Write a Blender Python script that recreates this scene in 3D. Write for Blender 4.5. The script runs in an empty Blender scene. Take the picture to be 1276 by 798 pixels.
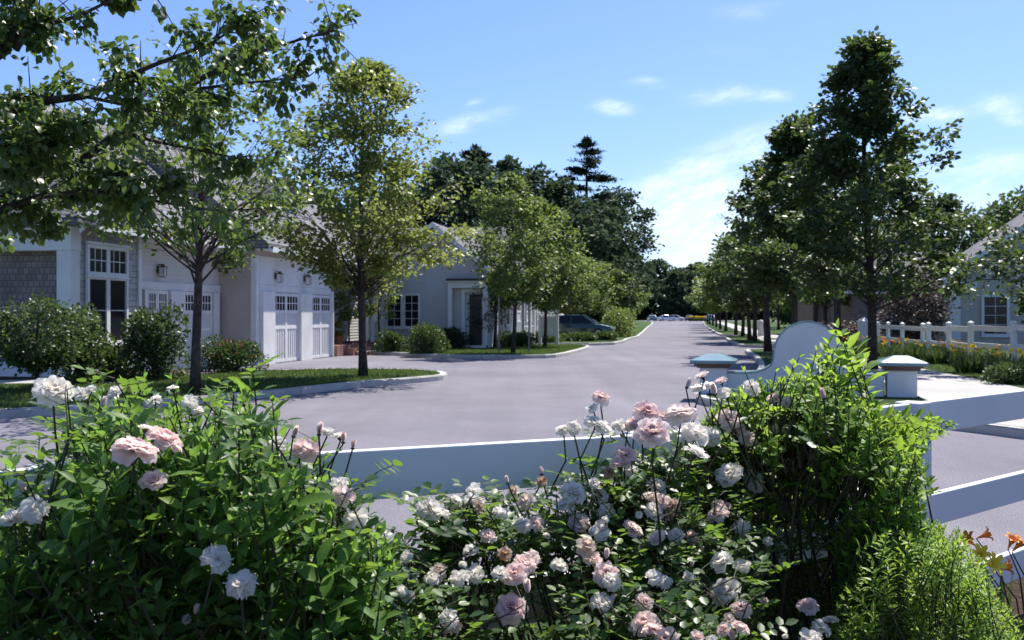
import bpy, bmesh, math, random
import numpy as np
from mathutils import Vector, Matrix
from mathutils.geometry import tessellate_polygon

sc = bpy.context.scene
COL = sc.collection
R = math.radians
F = 1240.0            # focal length in reference pixels (35 mm lens on 36 mm film)
EYE = 1.6
A = R(10.0)           # heading of the street
SA, CA = math.sin(A), math.cos(A)

def gp(px, py):       # point of flat ground seen in the reference picture
    Y = EYE * F / (py - 392.0)
    return ((px - 638.0) / F * Y, Y)
def at(px, py, Y):
    return Vector(((px - 638.0) / F * Y, Y, EYE - (py - 392.0) / F * Y))
def street(w, u):     # street frame: u along the street, w to its right
    return (u * SA + w * CA, u * CA - w * SA)
def ual(px, w):       # u at which a wall plane w is seen at px
    k = (px - 638.0) / F
    return -w * (CA + k * SA) / (SA - k * CA)

# ------------------------------------------------------------------ materials
def newmat(name):
    m = bpy.data.materials.new(name); m.use_nodes = True
    nt = m.node_tree
    b = nt.nodes['Principled BSDF']
    return m, nt, b
def N(nt, t, **kw):
    n = nt.nodes.new(t)
    for k, v in kw.items():
        if k.startswith('i_'):
            n.inputs[k[2:].replace('_', ' ')].default_value = v
        else:
            setattr(n, k, v)
    return n
def ramp(nt, stops, fac):
    r = nt.nodes.new('ShaderNodeValToRGB')
    els = r.color_ramp.elements
    while len(els) < len(stops): els.new(0.5)
    for e, (p, c) in zip(els, stops):
        e.position = p; e.color = (*c, 1) if len(c) == 3 else c
    nt.links.new(fac, r.inputs[0])
    return r.outputs[0]
def mixc(nt, fac, a, b, blend='MIX'):
    m = nt.nodes.new('ShaderNodeMix'); m.data_type = 'RGBA'; m.blend_type = blend
    for s, v in ((0, fac), (6, a), (7, b)):
        if isinstance(v, (int, float)): m.inputs[s].default_value = v
        elif isinstance(v, tuple): m.inputs[s].default_value = (*v, 1)
        else: nt.links.new(v, m.inputs[s])
    return m.outputs[2]
def math_(nt, op, a, b=0.0, clamp=False):
    m = nt.nodes.new('ShaderNodeMath'); m.operation = op; m.use_clamp = clamp
    for s, v in ((0, a), (1, b)):
        if isinstance(v, (int, float)): m.inputs[s].default_value = v
        else: nt.links.new(v, m.inputs[s])
    return m.outputs[0]
def noise(nt, vec, scale, detail=4, rough=0.55):
    n = N(nt, 'ShaderNodeTexNoise'); n.inputs['Scale'].default_value = scale
    n.inputs['Detail'].default_value = detail; n.inputs['Roughness'].default_value = rough
    if vec is not None: nt.links.new(vec, n.inputs['Vector'])
    return n.outputs['Fac']
def bump(nt, b, height, strength, dist):
    n = N(nt, 'ShaderNodeBump'); n.inputs['Strength'].default_value = strength; n.inputs['Distance'].default_value = dist
    nt.links.new(height, n.inputs['Height']); nt.links.new(n.outputs[0], b.inputs['Normal'])
def surf(name, c1, c2, scale=3.0, rough=0.7, bscale=60, bstr=0.2, bdist=0.01, spec=0.4, coord='Object', fine=0.0):
    m, nt, b = newmat(name)
    tc = N(nt, 'ShaderNodeTexCoord'); v = tc.outputs[coord]
    f = noise(nt, v, scale, 5)
    c = ramp(nt, [(0.32, c1), (0.68, c2)], f)
    if fine:
        g = noise(nt, v, bscale, 3)
        c = mixc(nt, fine, c, ramp(nt, [(0.3, (0.55, 0.55, 0.55)), (0.7, (1.35, 1.35, 1.35))], g), 'MULTIPLY')
    nt.links.new(c, b.inputs['Base Color'])
    b.inputs['Roughness'].default_value = rough
    b.inputs['Specular IOR Level'].default_value = spec
    if bstr: bump(nt, b, noise(nt, v, bscale, 4), bstr, bdist)
    return m
def flat(name, c, rough=0.5, spec=0.5, metal=0.0):
    m, nt, b = newmat(name)
    b.inputs['Base Color'].default_value = (*c, 1); b.inputs['Roughness'].default_value = rough
    b.inputs['Specular IOR Level'].default_value = spec; b.inputs['Metallic'].default_value = metal
    return m

def leafmat(name, dark, light, trans, tfac=0.4, rough=0.45, spec=0.5, yellow=None):
    m, nt, b = newmat(name)
    at_ = N(nt, 'ShaderNodeAttribute'); at_.attribute_name = 'var'
    stops = [(0.0, dark), (0.8, light)]
    if yellow: stops.append((1.0, yellow))
    c = ramp(nt, stops, at_.outputs['Fac'])
    nt.links.new(c, b.inputs['Base Color'])
    b.inputs['Roughness'].default_value = rough; b.inputs['Specular IOR Level'].default_value = spec
    tr = N(nt, 'ShaderNodeBsdfTranslucent')
    nt.links.new(mixc(nt, 0.55, c, trans), tr.inputs['Color'])
    mx = N(nt, 'ShaderNodeMixShader'); mx.inputs[0].default_value = tfac
    nt.links.new(b.outputs[0], mx.inputs[1]); nt.links.new(tr.outputs[0], mx.inputs[2])
    nt.links.new(mx.outputs[0], nt.nodes['Material Output'].inputs[0])
    return m

M = {}
M['vinyl'] = surf('white_vinyl', (0.74, 0.75, 0.76), (0.82, 0.82, 0.82), 2.0, 0.32, 8, 0.04, 0.01)
M['trim'] = surf('white_trim_paint', (0.66, 0.66, 0.66), (0.78, 0.78, 0.78), 1.5, 0.5, 30, 0.06, 0.01)
M['door'] = surf('white_door_paint', (0.54, 0.55, 0.57), (0.64, 0.64, 0.65), 1.2, 0.45, 30, 0.06, 0.01)
M['sign'] = surf('sign_paint', (0.60, 0.61, 0.63), (0.70, 0.71, 0.72), 0.8, 0.55, 40, 0.08, 0.01)
M['teal'] = surf('cap_paint', (0.13, 0.23, 0.28), (0.20, 0.31, 0.36), 3, 0.25, 40, 0.05, 0.01)
M['copper'] = surf('cap_moulding_brown', (0.10, 0.06, 0.05), (0.16, 0.10, 0.08), 3, 0.5, 40, 0.05, 0.01)
M['concrete'] = surf('sidewalk_concrete', (0.34, 0.33, 0.32), (0.44, 0.425, 0.41), 0.6, 0.85, 90, 0.25, 0.01, 0.3, fine=0.25)
M['kerb'] = surf('kerb_granite', (0.36, 0.35, 0.34), (0.54, 0.52, 0.50), 1.6, 0.8, 60, 0.4, 0.015, 0.3, fine=0.4)
M['brick'] = None
M['bark'] = surf('bark', (0.035, 0.026, 0.024), (0.09, 0.07, 0.062), 9, 0.9, 40, 0.8, 0.03, 0.2)
M['twig'] = surf('green_brown_stem', (0.03, 0.05, 0.015), (0.07, 0.05, 0.028), 9, 0.7, 60, 0.3, 0.004, 0.3)
M['mulch'] = surf('bark_mulch', (0.035, 0.02, 0.014), (0.11, 0.065, 0.045), 14, 0.95, 50, 1.0, 0.05, 0.2, fine=0.8)
M['glass'] = flat('window_glass', (0.012, 0.014, 0.018), 0.12, 0.35)
M['dark'] = flat('dark_paint', (0.012, 0.012, 0.014), 0.45)
M['black'] = flat('black_metal', (0.02, 0.02, 0.022), 0.4)
M['terracotta'] = surf('terracotta', (0.30, 0.11, 0.06), (0.40, 0.17, 0.10), 6, 0.8, 60, 0.2, 0.005)
M['stake'] = surf('grey_stake_wood', (0.16, 0.15, 0.14), (0.26, 0.24, 0.22), 9, 0.85, 60, 0.4, 0.005)
M['tyre'] = flat('tyre_rubber', (0.02, 0.02, 0.02), 0.8)
M['rim'] = flat('wheel_rim', (0.45, 0.45, 0.46), 0.3, 0.5, 0.8)
M['lampglass'] = flat('headlamp', (0.7, 0.7, 0.72), 0.1, 0.8)
M['redlamp'] = flat('tail_lamp', (0.35, 0.01, 0.01), 0.2, 0.8)
M['copperlamp'] = flat('lantern_metal', (0.10, 0.07, 0.05), 0.4, 0.5, 0.6)

# asphalt: aged, speckled, mottled, with cracks and tyre polish
def asphalt():
    m, nt, b = newmat('aged_asphalt')
    tc = N(nt, 'ShaderNodeTexCoord'); v = tc.outputs['Object']
    big = noise(nt, v, 0.16, 6, 0.6)
    c = ramp(nt, [(0.30, (0.140, 0.132, 0.157)), (0.70, (0.205, 0.195, 0.225))], big)
    mp = N(nt, 'ShaderNodeMapping'); mp.inputs['Rotation'].default_value = (0, 0, A); mp.inputs['Scale'].default_value = (1.3, 0.05, 1)
    nt.links.new(v, mp.inputs['Vector'])
    st = noise(nt, mp.outputs[0], 1.0, 3)
    c = mixc(nt, 0.5, c, ramp(nt, [(0.35, (0.86, 0.86, 0.86)), (0.65, (1.12, 1.12, 1.12))], st), 'MULTIPLY')
    sp = noise(nt, v, 70, 3, 0.7)
    c = mixc(nt, 0.85, c, ramp(nt, [(0.34, (0.55, 0.55, 0.56)), (0.5, (1.0, 1.0, 1.0)), (0.66, (1.6, 1.58, 1.55))], sp), 'MULTIPLY')
    vo = N(nt, 'ShaderNodeTexVoronoi', feature='DISTANCE_TO_EDGE'); vo.inputs['Scale'].default_value = 0.14
    wv = N(nt, 'ShaderNodeMix'); wv.data_type = 'RGBA'
    nz = N(nt, 'ShaderNodeTexNoise'); nz.inputs['Scale'].default_value = 0.9; nt.links.new(v, nz.inputs['Vector'])
    va = N(nt, 'ShaderNodeVectorMath', operation='ADD'); nt.links.new(v, va.inputs[0]); nt.links.new(nz.outputs['Color'], va.inputs[1])
    nt.links.new(va.outputs[0], vo.inputs['Vector'])
    crack = math_(nt, 'LESS_THAN', vo.outputs['Distance'], 0.0010)
    c = mixc(nt, math_(nt, 'MULTIPLY', crack, 0.25), c, (0.08, 0.075, 0.08))
    pt = noise(nt, v, 0.55, 7, 0.7)
    c = mixc(nt, 0.40, c, ramp(nt, [(0.36, (0.78, 0.78, 0.80)), (0.5, (1, 1, 1)), (0.66, (1.16, 1.15, 1.13))], pt), 'MULTIPLY')
    nt.links.new(c, b.inputs['Base Color'])
    b.inputs['Roughness'].default_value = 0.92; b.inputs['Specular IOR Level'].default_value = 0.2
    bump(nt, b, sp, 0.5, 0.012)
    return m
M['asphalt'] = asphalt()
def lawnmat():
    m, nt, b = newmat('mown_grass')
    tc = N(nt, 'ShaderNodeTexCoord'); v = tc.outputs['Object']
    c = ramp(nt, [(0.30, (0.030, 0.062, 0.018)), (0.55, (0.055, 0.10, 0.028)), (0.75, (0.10, 0.135, 0.045))], noise(nt, v, 0.9, 6))
    c = mixc(nt, 0.8, c, ramp(nt, [(0.35, (0.5, 0.5, 0.5)), (0.65, (1.45, 1.45, 1.35))], noise(nt, v, 28, 4, 0.7)), 'MULTIPLY')
    nt.links.new(c, b.inputs['Base Color']); b.inputs['Roughness'].default_value = 0.95
    b.inputs['Specular IOR Level'].default_value = 0.15
    bump(nt, b, noise(nt, v, 45, 4, 0.7), 1.0, 0.06)
    return m
M['lawn'] = lawnmat()
def courses(name, c1, c2, mortar, bw, bh, rough=0.85, msize=0.012, bstr=0.6, offs=0.5, var=0.5):
    m, nt, b = newmat(name)
    tc = N(nt, 'ShaderNodeTexCoord')
    sp = N(nt, 'ShaderNodeSeparateXYZ'); nt.links.new(tc.outputs['Object'], sp.inputs[0])
    h = math_(nt, 'ADD', sp.outputs[0], sp.outputs[1])
    cb = N(nt, 'ShaderNodeCombineXYZ'); nt.links.new(h, cb.inputs[0]); nt.links.new(sp.outputs[2], cb.inputs[1])
    br = N(nt, 'ShaderNodeTexBrick'); nt.links.new(cb.outputs[0], br.inputs['Vector'])
    br.inputs['Color1'].default_value = (*c1, 1); br.inputs['Color2'].default_value = (*c2, 1)
    br.inputs['Mortar'].default_value = (*mortar, 1); br.inputs['Scale'].default_value = 1.0
    br.inputs['Brick Width'].default_value = bw; br.inputs['Row Height'].default_value = bh
    br.inputs['Mortar Size'].default_value = msize; br.inputs['Bias'].default_value = 0.0
    br.inputs['Mortar Smooth'].default_value = 0.1; br.offset = offs
    c = mixc(nt, var, br.outputs['Color'], ramp(nt, [(0.3, (0.7, 0.7, 0.7)), (0.7, (1.25, 1.25, 1.25))], noise(nt, tc.outputs['Object'], 1.3, 5)), 'MULTIPLY')
    nt.links.new(c, b.inputs['Base Color']); b.inputs['Roughness'].default_value = rough
    b.inputs['Specular IOR Level'].default_value = 0.2
    inv = math_(nt, 'SUBTRACT', 1.0, br.outputs['Fac'])
    bump(nt, b, inv, bstr, 0.02)
    return m
M['brick'] = courses('red_brick', (0.24, 0.075, 0.055), (0.34, 0.12, 0.09), (0.35, 0.31, 0.28), 0.2, 0.067, 0.85, 0.01)
M['shingle'] = courses('weathered_grey_shingle', (0.38, 0.365, 0.365), (0.54, 0.52, 0.52), (0.30, 0.28, 0.28), 0.14, 0.15, 0.9, 0.008, 0.5)
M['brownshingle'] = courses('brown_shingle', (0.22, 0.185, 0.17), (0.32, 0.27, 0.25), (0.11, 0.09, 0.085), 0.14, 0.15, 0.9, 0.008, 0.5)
M['siding'] = surf('beige_lap_siding', (0.46, 0.41, 0.35), (0.53, 0.475, 0.41), 1.0, 0.7, 30, 0.1, 0.01)
M['siding2'] = surf('pale_grey_siding', (0.47, 0.46, 0.46), (0.54, 0.53, 0.53), 1.0, 0.7, 30, 0.1, 0.01)
M['roof'] = courses('grey_asphalt_roof', (0.155, 0.15, 0.168), (0.235, 0.23, 0.25), (0.09, 0.085, 0.09), 0.30, 0.105, 0.92, 0.012, 0.7, var=0.6)
M['sidingwhite'] = surf('white_lap_siding', (0.58, 0.57, 0.56), (0.66, 0.65, 0.64), 1.0, 0.7, 30, 0.1, 0.01)

M['L_hyd'] = leafmat('shrub_leaf', (0.05, 0.125, 0.028), (0.135, 0.255, 0.05), (0.34, 0.56, 0.08), 0.48, 0.5, 0.35, (0.28, 0.40, 0.06))
M['L_right'] = leafmat('loosestrife_leaf', (0.08, 0.17, 0.03), (0.19, 0.32, 0.05), (0.50, 0.70, 0.08), 0.54, 0.5, 0.35, (0.34, 0.44, 0.06))
M['L_fine'] = leafmat('fine_leaf', (0.13, 0.25, 0.035), (0.26, 0.40, 0.07), (0.50, 0.68, 0.08), 0.45, 0.45, 0.4, (0.36, 0.46, 0.10))
M['L_rose'] = leafmat('rose_leaf', (0.022, 0.06, 0.018), (0.075, 0.145, 0.035), (0.34, 0.54, 0.06), 0.42, 0.42, 0.45, (0.18, 0.28, 0.05))
M['L_big'] = leafmat('maple_leaf', (0.036, 0.075, 0.022), (0.085, 0.14, 0.035), (0.26, 0.40, 0.06), 0.34, 0.42, 0.5, (0.16, 0.17, 0.04))
M['L_t1'] = leafmat('zelkova_leaf', (0.045, 0.085, 0.025), (0.095, 0.15, 0.04), (0.30, 0.42, 0.06), 0.4, 0.4, 0.5, (0.17, 0.18, 0.05))
M['L_t2'] = leafmat('yellowish_leaf', (0.09, 0.13, 0.035), (0.18, 0.22, 0.055), (0.42, 0.49, 0.09), 0.42, 0.45, 0.4, (0.30, 0.29, 0.08))
M['L_lin'] = leafmat('linden_leaf', (0.030, 0.056, 0.022), (0.068, 0.106, 0.034), (0.20, 0.30, 0.05), 0.32, 0.45, 0.4, (0.085, 0.10, 0.03))
M['L_row'] = leafmat('row_leaf', (0.06, 0.10, 0.032), (0.12, 0.18, 0.05), (0.32, 0.42, 0.07), 0.4, 0.5, 0.4, (0.17, 0.20, 0.06))
M['L_oak'] = leafmat('oak_leaf', (0.026, 0.052, 0.032), (0.060, 0.100, 0.055), (0.12, 0.18, 0.07), 0.25, 0.7, 0.15, (0.09, 0.13, 0.06))
M['L_mid'] = leafmat('woodland_leaf', (0.045, 0.08, 0.035), (0.085, 0.13, 0.05), (0.16, 0.24, 0.06), 0.25, 0.6, 0.2, (0.12, 0.16, 0.06))
M['L_pine'] = leafmat('pine_needle', (0.016, 0.034, 0.026), (0.034, 0.060, 0.040), (0.04, 0.07, 0.03), 0.12, 0.6, 0.2)
M['L_shrub'] = leafmat('dense_shrub_leaf', (0.028, 0.06, 0.022), (0.07, 0.11, 0.035), (0.18, 0.28, 0.05), 0.28, 0.45, 0.4, (0.11, 0.15, 0.05))
M['L_burg'] = leafmat('burgundy_leaf', (0.06, 0.048, 0.05), (0.12, 0.10, 0.09), (0.18, 0.13, 0.10), 0.25, 0.6, 0.3)
M['L_strap'] = leafmat('strap_leaf', (0.035, 0.07, 0.025), (0.075, 0.12, 0.04), (0.18, 0.26, 0.06), 0.25, 0.45, 0.4)
M['L_turf'] = leafmat('grass_blade', (0.035, 0.07, 0.018), (0.09, 0.14, 0.035), (0.22, 0.32, 0.06), 0.35, 0.6, 0.3, (0.16, 0.18, 0.07))

def petalmat(name, inner, outer, trans):
    m, nt, b = newmat(name)
    a_ = N(nt, 'ShaderNodeAttribute'); a_.attribute_name = 'var'
    oi = N(nt, 'ShaderNodeObjectInfo')
    c = ramp(nt, [(0.0, inner), (0.75, outer)], a_.outputs['Fac'])
    c = mixc(nt, math_(nt, 'MULTIPLY', oi.outputs['Random'], 0.75), c, (0.93, 0.89, 0.84))
    tc = N(nt, 'ShaderNodeTexCoord')
    c = mixc(nt, 0.25, c, ramp(nt, [(0.3, (0.85, 0.8, 0.78)), (0.7, (1.05, 1.05, 1.05))], noise(nt, tc.outputs['Object'], 45, 3)), 'MULTIPLY')
    nt.links.new(c, b.inputs['Base Color']); b.inputs['Roughness'].default_value = 0.6
    b.inputs['Specular IOR Level'].default_value = 0.25
    tr = N(nt, 'ShaderNodeBsdfTranslucent'); nt.links.new(mixc(nt, 0.5, c, trans), tr.inputs['Color'])
    mx = N(nt, 'ShaderNodeMixShader'); mx.inputs[0].default_value = 0.65
    nt.links.new(b.outputs[0], mx.inputs[1]); nt.links.new(tr.outputs[0], mx.inputs[2])
    nt.links.new(mx.outputs[0], nt.nodes['Material Output'].inputs[0])
    return m
M['petal'] = petalmat('rose_petal', (0.90, 0.58, 0.60), (0.95, 0.80, 0.78), (0.98, 0.82, 0.77))
M['petalwhite'] = petalmat('white_rose_petal', (0.93, 0.85, 0.74), (0.94, 0.92, 0.88), (0.98, 0.95, 0.88))
M['spent'] = petalmat('faded_rose_petal', (0.30, 0.14, 0.07), (0.66, 0.52, 0.42), (0.6, 0.42, 0.28))
M['bud'] = flat('rose_bud', (0.55, 0.24, 0.24), 0.6)
M['yellow'] = flat('yellow_lily_petal', (0.88, 0.64, 0.07), 0.6)
M['orange'] = flat('orange_lily_petal', (0.80, 0.30, 0.06), 0.6)
M['redflower'] = flat('red_flower', (0.32, 0.09, 0.07), 0.7)

# ------------------------------------------------------------------ mesh helpers
def tag(o, label=None, cat=None, group=None, kind=None):
    if label: o['label'] = label
    if cat: o['category'] = cat
    if group: o['group'] = group
    if kind: o['kind'] = kind
    return o
def empty(name, loc, rz, label, cat, group=None):
    o = bpy.data.objects.new(name, None); COL.objects.link(o)
    o.location = (loc[0], loc[1], loc[2] if len(loc) > 2 else 0); o.rotation_euler = (0, 0, rz)
    o.empty_display_size = 0.2
    return tag(o, label, cat, group)
class MB:
    def __init__(s): s.v = []; s.f = []
    def quad(s, pts):
        n = len(s.v); s.v += [tuple(p) for p in pts]; s.f.append(tuple(range(n, n + len(pts))))
    def hexa(s, p):  # 8 corners: bottom 4 ccw, top 4 ccw
        n = len(s.v); s.v += [tuple(q) for q in p]
        s.f += [tuple(n + i for i in t) for t in ((3, 2, 1, 0), (4, 5, 6, 7), (0, 1, 5, 4), (1, 2, 6, 5), (2, 3, 7, 6), (3, 0, 4, 7))]
    def box(s, x0, x1, y0, y1, z0, z1, T=None):
        p = [(x0, y0, z0), (x1, y0, z0), (x1, y1, z0), (x0, y1, z0), (x0, y0, z1), (x1, y0, z1), (x1, y1, z1), (x0, y1, z1)]
        if T: p = [T(*q) for q in p]
        s.hexa(p)
    def prism(s, poly, z0, z1, T=None):   # poly in xy, extruded in z
        k = len(poly); n = len(s.v)
        pts = [(x, y, z0) for x, y in poly] + [(x, y, z1) for x, y in poly]
        if T: pts = [T(*q) for q in pts]
        s.v += pts
        for t in tessellate_polygon([[Vector((x, y, 0)) for x, y in poly]]):
            s.f.append((n + t[0], n + t[1], n + t[2])); s.f.append((n + k + t[2], n + k + t[1], n + k + t[0]))
        for i in range(k):
            j = (i + 1) % k; s.f.append((n + i, n + j, n + k + j, n + k + i))
    def tube(s, pts, rad, seg=6, cap=True):
        n0 = len(s.v); pts = [Vector(p) for p in pts]; K = len(pts)
        prev = None
        for i, p in enumerate(pts):
            d = (pts[min(i + 1, K - 1)] - pts[max(i - 1, 0)])
            if d.length < 1e-9: d = Vector((0, 0, 1))
            d.normalize()
            if prev is None:
                ref = Vector((1, 0, 0)) if abs(d.x) < 0.9 else Vector((0, 1, 0))
                a = d.cross(ref).normalized()
            else:
                a = (prev - d * prev.dot(d)); a = a.normalized() if a.length > 1e-6 else d.orthogonal().normalized()
            prev = a; b = d.cross(a)
            r = rad[i] if hasattr(rad, '__len__') else rad
            for k in range(seg):
                t = 2 * math.pi * k / seg
                q = p + a * (math.cos(t) * r) + b * (math.sin(t) * r); s.v.append((q.x, q.y, q.z))
        for i in range(K - 1):
            for k in range(seg):
                a0 = n0 + i * seg + k; a1 = n0 + i * seg + (k + 1) % seg
                s.f.append((a0, a1, a1 + seg, a0 + seg))
        if cap:
            s.f.append(tuple(n0 + (K - 1) * seg + k for k in range(seg)))
            s.f.append(tuple(n0 + k for k in reversed(range(seg))))
    def lathe(s, prof, seg=16, c=(0, 0, 0)):
        n0 = len(s.v)
        for r, z in prof:
            for k in range(seg):
                t = 2 * math.pi * k / seg; s.v.append((c[0] + r * math.cos(t), c[1] + r * math.sin(t), c[2] + z))
        for i in range(len(prof) - 1):
            for k in range(seg):
                a0 = n0 + i * seg + k; a1 = n0 + i * seg + (k + 1) % seg
                s.f.append((a0, a1, a1 + seg, a0 + seg))
        s.f.append(tuple(n0 + (len(prof) - 1) * seg + k for k in range(seg)))
        s.f.append(tuple(n0 + k for k in reversed(range(seg))))
    def build(s, name, mat, parent=None, smooth=False, bevel=0, fixn=True):
        me = bpy.data.meshes.new(name); me.from_pydata(s.v, [], s.f)
        if fixn:
            bm = bmesh.new(); bm.from_mesh(me); bmesh.ops.recalc_face_normals(bm, faces=bm.faces); bm.to_mesh(me); bm.free()
        me.materials.append(mat)
        if smooth:
            me.polygons.foreach_set('use_smooth', [True] * len(me.polygons))
        o = bpy.data.objects.new(name, me); COL.objects.link(o)
        if parent: o.parent = parent
        if bevel:
            b = o.modifiers.new('Bevel', 'BEVEL'); b.width = bevel; b.segments = 2; b.limit_method = 'ANGLE'
        return o

# leaf templates: (verts, faces); x across, y along, z normal
T_LEAF = (np.array([(0, 0, 0), (-.20, .30, .05), (0, .32, 0), (.20, .30, .05), (-.19, .64, .03), (0, .66, -.03), (.19, .64, .03), (0, 1, -.12)]),
          [(0, 2, 1), (0, 3, 2), (1, 2, 5, 4), (2, 3, 6, 5), (4, 5, 7), (5, 6, 7)])
T_WIDE = (np.array([(0, 0, 0), (-.34, .28, .06), (0, .32, 0), (.34, .28, .06), (-.30, .62, .03), (0, .66, -.04), (.30, .62, .03), (0, 1, -.16)]), T_LEAF[1])
T_DIA = (np.array([(0, 0, 0), (-.32, .45, .08), (0, 1, -.05), (.32, .45, .08)]), [(0, 3, 2, 1)])
T_OVAL = (np.array([(0, 0, 0), (-.33, .3, .05), (-.30, .68, .03), (0, 1, -.06), (.30, .68, .03), (.33, .3, .05)]), [(0, 3, 2, 1), (0, 5, 4, 3)])
T_BLADE = (np.array([(-.06, 0, 0), (.06, 0, 0), (.045, .5, .03), (-.045, .5, .03), (0, 1, -.06)]), [(0, 1, 2, 3), (3, 2, 4)])
T_STRAP = (np.array([(-.03, 0, 0), (.03, 0, 0), (.035, .35, .10), (-.035, .35, .10), (.028, .7, .06), (-.028, .7, .06), (0, 1, -.14)]),
           [(0, 1, 2, 3), (3, 2, 4, 5), (5, 4, 6)])

def unit(a):
    return a / np.maximum(np.linalg.norm(a, axis=1, keepdims=True), 1e-9)
def leafcloud(name, mat, parent, pos, d, n, size, tmpl, var, width=1.0, smooth=False):
    pos = np.asarray(pos, float); d = unit(np.asarray(d, float)); n = np.asarray(n, float)
    size = np.asarray(size, float); K = len(pos)
    side = unit(np.cross(d, n)); nn = np.cross(side, d)
    tv, tf = tmpl; V = len(tv)
    tvw = tv * np.array([width, 1, 1])
    co = pos[:, None, :] + size[:, None, None] * (tvw[None, :, 0:1] * side[:, None, :] + tvw[None, :, 1:2] * d[:, None, :] + tvw[None, :, 2:3] * nn[:, None, :])
    co = co.reshape(-1, 3)
    lt = np.array([len(f) for f in tf]); lv = np.concatenate([np.array(f) for f in tf])
    loops = (lv[None, :] + (np.arange(K) * V)[:, None]).ravel()
    tot = np.tile(lt, K); start = np.concatenate([[0], np.cumsum(tot)[:-1]])
    me = bpy.data.meshes.new(name)
    me.vertices.add(len(co)); me.vertices.foreach_set('co', co.ravel())
    me.loops.add(len(loops)); me.loops.foreach_set('vertex_index', loops.astype(np.int32))
    me.polygons.add(len(tot)); me.polygons.foreach_set('loop_start', start.astype(np.int32)); me.polygons.foreach_set('loop_total', tot.astype(np.int32))
    if smooth: me.polygons.foreach_set('use_smooth', np.ones(len(tot), bool))
    me.update(calc_edges=True)
    a = me.attributes.new('var', 'FLOAT', 'POINT'); a.data.foreach_set('value', np.repeat(np.asarray(var, float), V))
    me.materials.append(mat)
    o = bpy.data.objects.new(name, me); COL.objects.link(o)
    if parent: o.parent = parent
    return o

def rnd_dir(rng, k):
    return unit(rng.normal(size=(k, 3)))
def interp(profile, x):
    xs = [p[0] for p in profile]; ys = [p[1] for p in profile]
    return float(np.interp(x, xs, ys))
# ================================================================== SETTING
def sheet(name, poly, z, mat):
    mb = MB(); v = [(x, y, z) for x, y in poly]; mb.v = v
    for t in tessellate_polygon([[Vector((x, y, 0)) for x, y in poly]]): mb.f.append(tuple(t))
    o = mb.build(name, mat, fixn=False)
    me = o.data
    if me.polygons and me.polygons[0].normal.z < 0: me.flip_normals()
    return tag(o, kind='structure')
def raised(name, poly, z, mat):
    mb = MB(); mb.prism(poly, -0.05, z)
    return tag(mb.build(name, mat), kind='structure')

g = MB(); g.quad([(-900, -60, -0.02), (900, -60, -0.02), (900, 1500, -0.02), (-900, 1500, -0.02)])
tag(g.build('ground', M['lawn']), kind='structure')
sheet('road', [(-70, 5.3), (-70, 17), (-16, 20), (-19, 33), (-13, 60), (-4, 62), (2, 75), (12, 125), (25, 205), (-60, 246), (-60, 262), (140, 262), (140, 235), (60, 225), (28, 72), (22, 44), (13, 16), (70, 6), (70, 2.5), (14, 4.2), (6.4, 5.8), (4.2, 6.0), (0, 5.4), (-4, 4.6), (-20, 4.2)], 0.0, M['asphalt'])
KH = 0.13
def kerb_line(name, pts, w=0.16, seglen=1.9, h=KH + 0.015, mat='kerb'):
    # granite kerb stones laid end to end with open joints; pts run with the road on the right-hand side
    mb = MB()
    P = [Vector((x, y, 0)) for x, y in pts]; acc = 0.0; new = True; gap = 0.009
    for a, b in zip(P[:-1], P[1:]):
        d = b - a; L = d.length; k = max(1, round(L / seglen)); d.normalize(); nrm = Vector((d.y, -d.x, 0))
        for i in range(k):
            acc += L / k; g0 = gap if new else 0.0; new = acc >= seglen * .95; g1 = gap if new else 0.0
            if new: acc = 0.0
            s0 = a + d * (L * i / k + g0); s1 = a + d * (L * (i + 1) / k - g1)
            o0 = nrm * 0.012; i0 = -nrm * w; c = nrm * -0.008
            prof = [(o0, 0.0), (o0, h - 0.025), (c, h), (i0, h), (i0, 0.0)]
            n = len(mb.v)
            for q in (s0, s1):
                for off, z in prof: mb.v.append((q.x + off.x, q.y + off.y, z - 0.01))
            for j in range(4): mb.f.append((n + j, n + j + 1, n + 5 + j + 1, n + 5 + j))
            mb.f.append((n, n + 1, n + 2, n + 3, n + 4)); mb.f.append((n + 9, n + 8, n + 7, n + 6, n + 5))
    return tag(mb.build(name, M[mat]), kind='structure')
def smooth_path(pts, it=2):
    for _ in range(it):
        q = [pts[0]]
        for a, b in zip(pts[:-1], pts[1:]):
            q += [(a[0] * .75 + b[0] * .25, a[1] * .75 + b[1] * .25), (a[0] * .25 + b[0] * .75, a[1] * .25 + b[1] * .75)]
        q.append(pts[-1]); pts = q
    return pts
# left verge with the two street trees
e1 = smooth_path([(-40, 9.0), (-16, 11.9), (-7.7, 14.9), (-4.7, 18.9), (-3.45, 21.6), (-2.2, 23.2), (-1.55, 24.3), (-1.75, 25.8), (-2.6, 26.8), (-4.6, 27.2), (-6.2, 26.4)])
raised('lawn_left_near', e1 + [(-7.2, 26.1), (-7.9, 24.6), (-8.9, 24.3), (-9.5, 22.4), (-12, 24), (-40, 26)], KH, M['lawn'])
kerb_line('kerb_left_near', e1)
e2 = smooth_path([(-6.4, 40.5), (-4.6, 38.6), (-3.0, 36.6), (-1.8, 36.0), (1.0, 36.0), (1.8, 36.9), (3.2, 43.6), (3.75, 47.0), (3.4, 48.6), (1.8, 49.4), (-1.2, 51.5)], 1)
raised('lawn_left_middle', e2 + [(-3, 58), (-9, 58), (-9.2, 44)], KH, M['lawn'])
kerb_line('kerb_left_middle', e2)
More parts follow.
